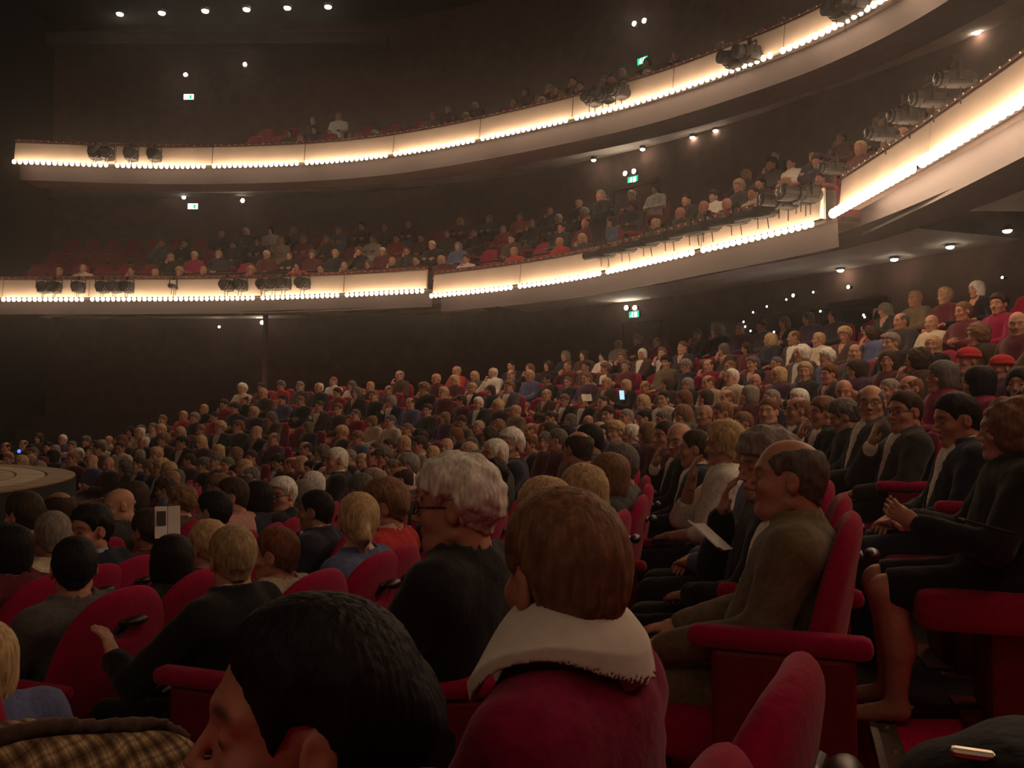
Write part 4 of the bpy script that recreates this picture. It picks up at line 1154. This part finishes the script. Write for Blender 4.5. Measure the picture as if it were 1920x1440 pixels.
# ------------------------------------------------------------------ who sits where
ORD_ = 'first second third fourth fifth sixth seventh eighth ninth tenth eleventh twelfth thirteenth fourteenth fifteenth sixteenth seventeenth eighteenth nineteenth twentieth'.split()
TENS = {2: 'twenty', 3: 'thirty', 4: 'forty', 5: 'fifty'}
def ordw(n):
    if n <= 20: return ORD[n - 1]
    t, u = divmod(n, 10)
    return ({2: 'twentieth', 3: 'thirtieth', 4: 'fortieth', 5: 'fiftieth'}[t] if u == 0 else TENS[t] + '-' + ORD[u - 1])
def rowname(k): return ordw(k + 8) + ' stalls row'
rng = random.Random(11)
K0, K1 = -7, 6
manual = {}
for rec in PEOPLE: manual.setdefault(rec[0], []).append(rec)
def start_deg(k): return {0: -20.9, -1: -22.6, -2: -23.2, -3: -23.6, 1: -17.0}.get(k, -24.0 if k < 0 else -15.5)
slots = []      # (k, th, index, manual record or None)
for k in range(K0, K1 + 1):
    r = row_r(k) - .36
    man = sorted(manual.get(k, []), key=lambda q: q[2])
    used = []
    for q in man:
        used.append(R(q[2])); slots.append((k, R(q[2]), None, q))
    t = R(start_deg(k)) + .28 / r; n = 0
    while t < R(100):
        x, y = pol(r, t)
        if k == 1 and t < R(1.5): n += 1; t += .56 / r; continue
        if all(abs(t - u) * r > .47 for u in used) and y < 18.7 - .12 * max(0, -k - 3) and x > -10.5 and math.hypot(x - STX, y - STY) > STR + .85 and x / max(y, .1) < .64:
            slots.append((k, t, n, None))
        n += 1; t += .56 / r
slots.sort(key=lambda s: (s[0], s[1]))
# seats of the near block on the camera side of the aisle
extra_seats = [(1, -26.3, 'red velvet seat holding the rounded black bag'), (-1, -29.0, 'red velvet seat under the houndstooth coat')]
HC = ['white', 'grey', 'dark grey', 'dark grey', 'dark grey', 'brown', 'brown', 'dark brown', 'dark brown', 'black', 'blond', 'blond', 'auburn']
TC = ['black', 'black', 'navy', 'navy', 'charcoal', 'charcoal', 'grey', 'maroon', 'brown', 'brown', 'black', 'navy', 'charcoal', 'brown', 'maroon', 'black', 'maroon', 'cream', 'blue', 'purple', 'crimson', 'olive', 'purple']
HSW = {'short': 'short', 'crop': 'cropped', 'ring': 'balding', 'thick': 'thick', 'curly': 'curly', 'bob': 'bobbed', 'long': 'long', 'frizz': 'frizzy', 'bald': 'no', 'updo': 'pinned-up', 'hat': 'a red hat over'}
def rand_spec():
    wom = rng.random() < .5
    sp = dict(ht='woman' if wom else rng.choice(['man', 'man', 'stout']))
    sp['hair'] = rng.choice(['bob', 'bob', 'thick', 'curly', 'long', 'short', 'frizz']) if wom else rng.choice(['short', 'short', 'ring', 'ring', 'crop', 'thick', 'bald'])
    sp['hc'] = rng.choice(HC)
    if sp['hair'] == 'bald': sp['hc'] = 'grey'
    sp['tc'] = rng.choice(TC)
    sp['top'] = rng.choice(['sweater', 'vneck', 'jacket']) if sp['tc'] in ('black', 'navy', 'charcoal', 'grey', 'brown') else 'sweater'
    sp['pose'] = rng.choice(['lap', 'lap', 'thighs', 'rest', 'cross', 'chin', 'book'])
    sp['yaw'] = rng.choice([-24, 0, 0, 0, 24, 48]); sp['pitch'] = rng.choice([-10, 0, 0])
    sp['skin'] = rng.choice([0, 0, 0, 1, 1, 1, 2]); sp['scale'] = rng.uniform(.90, 1.02)
    return sp
def spec_words(sp):
    return 'person, %s %shair, %s %s' % (HSW[sp['hair']], '' if sp['hair'] == 'bald' else sp['hc'] + ' ', sp['tc'], 'jacket' if sp['top'] == 'jacket' else 'top')
def near_d(x, y): return math.hypot(x, y)
# sort by distance: the nearest ones become individuals
todo = []
for k, t, n, q in slots:
    x, y = pol(row_r(k) - .36, t)
    todo.append((near_d(x, y), k, t, n, q, x, y))
todo.sort(key=lambda a: a[0])
N_IND = 296
lowV, lowF, lowM = [], [], []; lown = 0
LOWMATS = [SKIN[0], SKIN[1]] + [HAIR[c] for c in ('white', 'grey', 'dark grey', 'brown', 'dark brown', 'black', 'blond')] + [CLOTH[c] for c in ('black', 'navy', 'charcoal', 'grey', 'maroon', 'brown', 'cream', 'white', 'blue', 'crimson', 'red')]
_lp = {}
def lowperson(hair, pose='lap'):
    k = (hair, pose)
    if k not in _lp:
        V0, F0 = nets(lambda P: head_sdf(P, **HEADTYPES['man']), (-.115, -.14, -.2), (.115, .135, .135), .017)
        V0 = V0 + HEADC.astype(f32)
        parts = [(V0, F0, 0)]
        if hair != 'bald':
            V1, F1 = nets(lambda P: hair_sdf(P, hair) - .004, (-.14, -.19, -.2), (.14, .14, .17), .017)
            parts.append((V1 + HEADC.astype(f32), F1, 1))
        def fn(P):
            d = torso_prims(P, .016)
            for s in (-1, 1): d = sm(d, arm_prims(P, pose, s, .016), .03)
            return np.maximum(d, .47 - P[..., 2])
        V2, F2 = nets(fn, (-.42, -.3, .44), (.42, .46, 1.06), .04)
        parts.append((V2, F2, 2))
        hv, hf = joinm([hand_parts(pose, s, .02) for s in (-1, 1)])
        parts.append((hv, hf, 0))
        V, F = joinm([(p[0], p[1]) for p in parts])
        _lp[k] = (V, F, np.concatenate([np.full(len(p[1]), p[2]) for p in parts]))
    return _lp[k]
def add_low(x, y, z, ang, sc=1.0):
    global lown
    V, F, g = lowperson(rng.choice(['short', 'ring', 'thick', 'bob', 'curly', 'long', 'bald', 'crop']), rng.choice(['lap', 'thighs', 'cross', 'chin']))
    m3 = np.array([rng.randrange(2), 2 + rng.randrange(7), 9 + rng.choice([0, 0, 0, 1, 1, 2, 2, 3, 4, 4, 5, 5, 0, 2, 4, 6, 7, 8, 9, 10])])
    a = ang - math.pi / 2; c, s = math.cos(a), math.sin(a)
    W = V * sc
    W = np.stack([W[:, 0] * c - W[:, 1] * s + x, W[:, 0] * s + W[:, 1] * c + y, W[:, 2] + z], 1)
    lowV.append(W); lowF.append(F + lown); lowM.append(m3[g]); lown += len(W)
seatV, seatF = [], []; seatn = 0
def add_low_seat(x, y, z, ang):
    global seatn
    a = ang - math.pi / 2; c, s = math.cos(a), math.sin(a); W = LOWS[0]
    W = np.stack([W[:, 0] * c - W[:, 1] * s + x, W[:, 0] * s + W[:, 1] * c + y, W[:, 2] + z], 1)
    seatV.append(W); seatF.append(LOWS[1] + seatn); seatn += len(W)
ni = 0; ns = 0
ends = {}
for k, t, n, q in slots:
    if k not in ends or t < ends[k]: ends[k] = t
for k, td, lb in extra_seats:
    t = R(td); x, y = pol(row_r(k), t)
    so = place_seat(x, y, floor_z(k, t), t + math.pi, 0, lb, arm=k != 1)
cnt = {}
order = {}
for k, t, n, q in slots:
    cnt[k] = cnt.get(k, 0) + 1; order[(k, t)] = cnt[k]
for d, k, t, n, q, px_, py_ in todo:
    z = floor_z(k, t); ang = t + math.pi
    xs, ys = pol(row_r(k), t)
    lev = 0 if d < 7.5 else 1 if d < 10.5 else 2
    where = '%s, %s from near end' % (rowname(k), ordw(order[(k, t)]))
    first = abs(t - ends[k]) < 1e-6
    if ns < 290:
        if q is not None: lb = 'red velvet seat holding the ' + ' '.join(q[4].split()[:10])
        else: lb = 'red velvet seat, ' + where
        pl = None
        if first and k in (0, -1, -2): pl = [('Rij', .642, .012), ('%d - 1' % (k + 8), .622, .021)]
        sy = R(q[3].get('seat_yaw', 0)) if q is not None else 0
        if q is not None: xs, ys = pol(row_r(k), t + R(q[3].get('seat_dth', 0)))
        so = place_seat(xs, ys, z, ang + sy, lev, lb, pl, number='9' if first and k == -1 else None, arm=not (first and k == 1)); ns += 1
        if q is not None and 'seat_scale' in q[3]: so.scale = (q[3]['seat_scale'],) * 3
    else: add_low_seat(xs, ys, z, ang)
    if q is None and rng.random() < .05: continue
    if ni < N_IND or q is not None:
        if q is not None:
            sp = dict(q[3]); off = q[1]
            x, y = pol(row_r(k) + min(off, -.2) - .06, t)
            lab = q[4]; ql = q[5]
        else:
            sp = rand_spec(); x, y = px_, py_; ql = 0
            lab = spec_words(sp) + ', ' + where
            # stage-facing people mostly look along the rows; keep the far block looking at the stage
            if d > 12: sp['yaw'] = rng.choice([-24, 0, 0, 24])
        if ql == 2: hh, hb = (.0045 if d < 1.5 else .0055), .016
        elif ql == 1 or d < 7: hh, hb = .007, .022
        elif d < 11: hh, hb = .010, .030
        else: hh, hb = .013, .036
        if ql != 2 and q is None:
            sp['yaw'] = sp.get('yaw', 0)
        o = sit_person('person', x, y, z, ang, sp, hh, hb, legs=d < 7)
        tag(o, lab, 'person', 'people in the stalls'); ni += 1
    else: add_low(px_, py_, z, ang, rng.uniform(.9, 1.02))
# balcony audiences
def fill(path, z, n, depth, rise, u0, u1, p, ustart):
    for j in range(n):
        u = ustart; gap = lower_all.near(1.55, 16.0) if z == ZL else -9
        while u < u1:
            u += .58
            if abs(u - gap) < .62: continue
            off = .55 + depth * j + .2
            x, y = path.at(u, off)
            zz = z - .25 + rise * j - .02
            xs, ys = path.at(u, off + .36); a = path.dirn(u) - math.pi / 2
            add_low_seat(xs, ys, zz, a)
            if u > u0[min(j, 1)] and rng.random() < p: add_low(x, y, zz, a, rng.uniform(.92, 1.02))
fill(lower_all, ZL, 4, .85, .50, (2.6, 4.6), 28.5, .86, 1.2)
fill(upper, ZU, 4, .85, .48, (4.4, 5.5), 20.5, .72, 3.8)
me = mesh_np('distant_audience', np.concatenate(lowV), np.concatenate(lowF), LOWMATS, True, np.concatenate(lowM))
tag(obj('distant_audience', me), 'tiny distant spectators filling the far stalls and both balconies', 'audience', None, 'stuff')
me = mesh_np('distant_seats', np.concatenate(seatV), np.concatenate(seatF), (VELVET,), True)
tag(obj('distant_seats', me), 'rows of distant red seats in the far stalls and balconies', 'seats', None, 'stuff')
print('SLOTS', len(slots), 'individual', ni, 'seats', ns)
# ------------------------------------------------------------------ things in the near rows
# houndstooth coat laid over the back of a seat
def tweed():
    m = bpy.data.materials.new('houndstooth_tweed'); m.use_nodes = True
    nt = m.node_tree; b = nt.nodes['Principled BSDF']; b.inputs['Roughness'].default_value = .95
    b.inputs['Specular IOR Level'].default_value = .1
    tc = nt.nodes.new('ShaderNodeTexCoord'); nz = nt.nodes.new('ShaderNodeTexNoise'); nz.inputs['Scale'].default_value = 9
    ad = nt.nodes.new('ShaderNodeMix'); ad.data_type = 'RGBA'; ad.inputs[0].default_value = .03
    nt.links.new(tc.outputs['Object'], nz.inputs['Vector']); nt.links.new(tc.outputs['Object'], ad.inputs[6]); nt.links.new(nz.outputs['Color'], ad.inputs[7])
    src = None
    for dr, sc_, wd in (('X', 14, .45), ('Z', 14, .45), ('X', 56, .7), ('Z', 56, .7)):
        wv = nt.nodes.new('ShaderNodeTexWave'); wv.inputs['Scale'].default_value = sc_; wv.bands_direction = dr
        nt.links.new(ad.outputs[2], wv.inputs['Vector'])
        rp = nt.nodes.new('ShaderNodeValToRGB'); rp.color_ramp.elements[0].color = (wd, wd * .9, wd * .85, 1); rp.color_ramp.elements[1].color = (1, 1, 1, 1)
        rp.color_ramp.elements[0].position = .22; rp.color_ramp.elements[1].position = .45
        nt.links.new(wv.outputs['Fac'], rp.inputs[0])
        if src is None: src = rp.outputs[0]
        else:
            mx = nt.nodes.new('ShaderNodeMix'); mx.data_type = 'RGBA'; mx.blend_type = 'MULTIPLY'; mx.inputs[0].default_value = 1
            nt.links.new(src, mx.inputs[6]); nt.links.new(rp.outputs[0], mx.inputs[7]); src = mx.outputs[2]
    mx = nt.nodes.new('ShaderNodeMix'); mx.data_type = 'RGBA'; mx.blend_type = 'MULTIPLY'; mx.inputs[0].default_value = 1
    nt.links.new(src, mx.inputs[6]); mx.inputs[7].default_value = (.40, .29, .17, 1)
    nt.links.new(mx.outputs[2], b.inputs['Base Color'])
    return m
t = R(-29.0); x, y = pol(row_r(-1), t); cz = floor_z(-1, t)
coat = empty('tweed_coat', (x, y, cz), t + math.pi / 2); tag(coat, 'brown houndstooth tweed coat draped over a seat back in the bottom corner', 'coat')
coat.scale = (.97, .97, .965)
def coat_sdf(P):
    d = back_sdf(P, False, .035)
    d = sm(d, cone(P, (-.23, .0, .90), (.23, .0, .90), .065, .065), .08)
    d = sm(d, cone(P, (.24, .0, .89), (.27, -.06, .55), .06, .05), .05)
    d = sm(d, cone(P, (-.24, .0, .89), (-.27, -.06, .55), .06, .05), .05)
    d = d - .008 * np.sin(P[..., 0] * 40 + 6 * P[..., 2]) * np.clip((.95 - P[..., 2]) * 4, 0, 1) - .004 * wob(P, 30)
    return np.maximum(d, .42 - P[..., 2])
V, F = nets(coat_sdf, (-.40, -.2, .4), (.40, .36, 1.12), .012)
obj('cloth', mesh_np('cloth', V, F), coat, tweed())
def band_sdf(P):
    d = np.abs(coat_sdf(P) - .006) - .008
    q = (P - BB) @ BN
    return np.maximum(np.maximum(d, np.abs(q - .012) - .007), .90 - P[..., 2])
V, F = nets(band_sdf, (-.40, -.2, .85), (.40, .36, 1.13), .009)
obj('collar', mesh_np('collar', V, F), coat, CLOTH['brown'])

# black bag on the seat beside the camera, near the aisle step
def bag_sdf(P):
    q = P.copy()
    d = ell(P, (0, 0, .12), (.22, .17, .17))
    d = sm(d, ell(P, (0.04, 0, .08), (.25, .16, .12)), .06)
    d = d - .006 * wob(P, 28) - .004 * np.sin(P[..., 0] * 60)
    return np.maximum(d, -P[..., 2])
V, F = nets(bag_sdf, (-.36, -.24, -.02), (.36, .24, .42), .014)
bag = empty('bag', (.68, 1.03, floor_z(1, R(-26.3)) + .46), R(-25)); bag.scale = (1, 1, .8); tag(bag, 'rounded black bag with a small metal clip by the red aisle carpet', 'bag')
obj('body', mesh_np('body', V, F), bag, mat('bag_leather', (.010, .009, .012), .75, .3, 40, .2, 0, .3))
m = MB(); m.rbox((-.12, -.06, .255), (.05, .018, .016), .005, Matrix.Rotation(0, 4, 'Z')); m.build('clip', METAL, bag)

# programmes, folder, phones
def booklet(x, y, z, rz, tilt, label, w_=.15, h_=.21, pic=False, mt=None, roll=0):
    r = empty('programme', (x, y, z), 0); r.rotation_euler = (tilt, roll, rz); tag(r, label, 'booklet')
    m = MB(); m.box((-w_ / 2, 0, 0), (w_ - .004, h_, .006), Matrix.Rotation(.12, 4, 'Y')); m.build('page', mt or PAPER, r)
    m = MB(); m.box((w_ / 2, 0, 0), (w_ - .004, h_, .006), Matrix.Rotation(-.12, 4, 'Y')); m.build('page', mt or PAPER, r)
    if pic:
        MB().box((-w_ / 2, .02, .008), (w_ * .7, h_ * .45, .002), Matrix.Rotation(.12, 4, 'Y')).build('picture', DARKMETAL, r)
def pt(px, py, d): return (px - 960) / 1600 * d, d, CAMZ + (790 - py) / 1600 * d
x, y, z = pt(318, 978, 4.55); booklet(x, y, z, R(25), R(72), 'open white programme with a dark picture, held up', .065, .17, True)
x, y, z = pt(1326, 1006, 2.85); booklet(x, y, z, R(60), R(38), 'blank white programme resting in hands in the olive jacket row', .09, .13, roll=R(10))
x, y, z = pt(1646, 800, 5.75); booklet(x, y, z, R(20), R(60), 'large black folder held open by the olive-grey-haired person', .16, .30, mt=BLACKM)
x, y, z = pt(1100, 746, 13.0); booklet(x, y, z, R(10), R(60), 'small programme held high in the dim middle of the stalls', .08, .12)
def phone(x, y, z, rz, tilt, label, on=False):
    r = empty('phone', (x, y, z)); r.rotation_euler = (tilt, 0, rz); tag(r, label, 'phone')
    MB().rbox((0, 0, 0), (.072, .145, .009), .003).build('case', BLACKM, r)
    MB().box((0, 0, .0052), (.064, .13, .001)).build('screen', emit('phone_screen', (.35, .55, 1.0), 1.6) if on else mat('phone_glass', (.02, .02, .025), .1), r)
x, y, z = pt(1843, 985, 2.62); phone(x, y, z, R(80), R(15), 'dark phone in the hands of the frizzy-haired woman')
x, y, z = pt(1166, 741, 11.5); phone(x, y, z, R(5), R(70), 'phone with glowing blue screen in the middle of the stalls', True)
# usher standing on the balcony gangway
def standing(name, x, y, z, ang, label):
    DZ = .38
    def fn(P, infl=0.0, legs=True):
        q = P - np.array((0, 0, DZ), f32)
        d = torso_prims(q, infl)
        for s in (-1, 1): d = sm(d, arm_prims(q, 'lap', s, infl), .03)
        if legs:
            for s in (-1, 1):
                e = cone(P, (.09 * s, -.01, .92), (.10 * s, .0, .48), .09 + infl, .062 + infl)
                e = sm(e, cone(P, (.10 * s, .0, .48), (.10 * s, -.03, .08), .06 + infl, .042 + infl), .03)
                e = sm(e, cone(P, (.10 * s, -.03, .05), (.115 * s, .14, .035), .045, .035), .03)
                d = sm(d, e, .04)
        return d
    V, F = nets(lambda P: fn(P), (-.4, -.3, -.02), (.4, .45, 1.5), .028)
    hp = [hand_parts('lap', s, .01) for s in (-1, 1)]
    HV, HF, _ = head_mesh('man', .010)
    sh = np.array((0, 0, DZ), f32)
    BV, BF = joinm([(V, F)] + [(v + sh, f) for v, f in hp] + [(HV + (HEADC + sh).astype(f32), HF)])
    o = obj(name, mesh_np('body', BV, BF), None, SKIN[1], (x, y, z), (0, 0, ang - math.pi / 2))
    hv, hf = hair_mesh('short', .010)
    obj('hair', mesh_np('hair', hv + (HEADC + sh).astype(f32), hf), o, HAIR['grey'])
    V, F = nets(lambda P: np.maximum(smx(fn(P, .018, False), -cone(P, (0, -.09, .95 + DZ), (0, -.07, 1.12 + DZ), .066, .08), .008), .82 - P[..., 2]), (-.42, -.3, .8), (.42, .45, 1.5), .024)
    obj('jacket', mesh_np('jacket', V, F), o, CLOTH['black'])
    V, F = nets(lambda P: np.maximum(np.maximum(fn(P, .016), P[..., 2] - .95), .09 - P[..., 2]), (-.42, -.3, 0), (.42, .45, 1.0), .026)
    obj('trousers', mesh_np('trousers', V, F), o, CLOTH['black'])
    c = obj('collar', collar_mesh(.008), o, CLOTH['cream']); c.location = (0, 0, DZ)
    tag(o, label, 'person', 'ushers')
standing('person', 1.76, 17.25, ZL - .25 + .50, math.atan2(-.55, -.8), 'man in dark suit standing alone on the lower balcony gangway')

x, y, z = pt(38, 846, 13.4); lamp(x, y, z, 0, 'small blue pilot light glowing by the far edge of the stage', None, .03, BLUEDOT, 'light_dot')
hz = bpy.data.materials.new('bloom'); hz.use_nodes = True  # added scatter volume imitating the lens bloom around the bulbs
nt = hz.node_tree; nt.nodes.remove(nt.nodes['Principled BSDF'])
vs = nt.nodes.new('ShaderNodeVolumeScatter'); vs.inputs['Color'].default_value = (1, .95, .92, 1)
vs.inputs['Density'].default_value = BLOOM_DENSITY; vs.inputs['Anisotropy'].default_value = .88
nt.links.new(vs.outputs[0], nt.nodes['Material Output'].inputs['Volume'])
m = MB(); m.box((-2, 8, 6), (23, 32, 13))
tag(m.build('bloom', hz), 'thin haze volume added to imitate lens glow around the bulb strips', 'bloom', None, 'stuff')
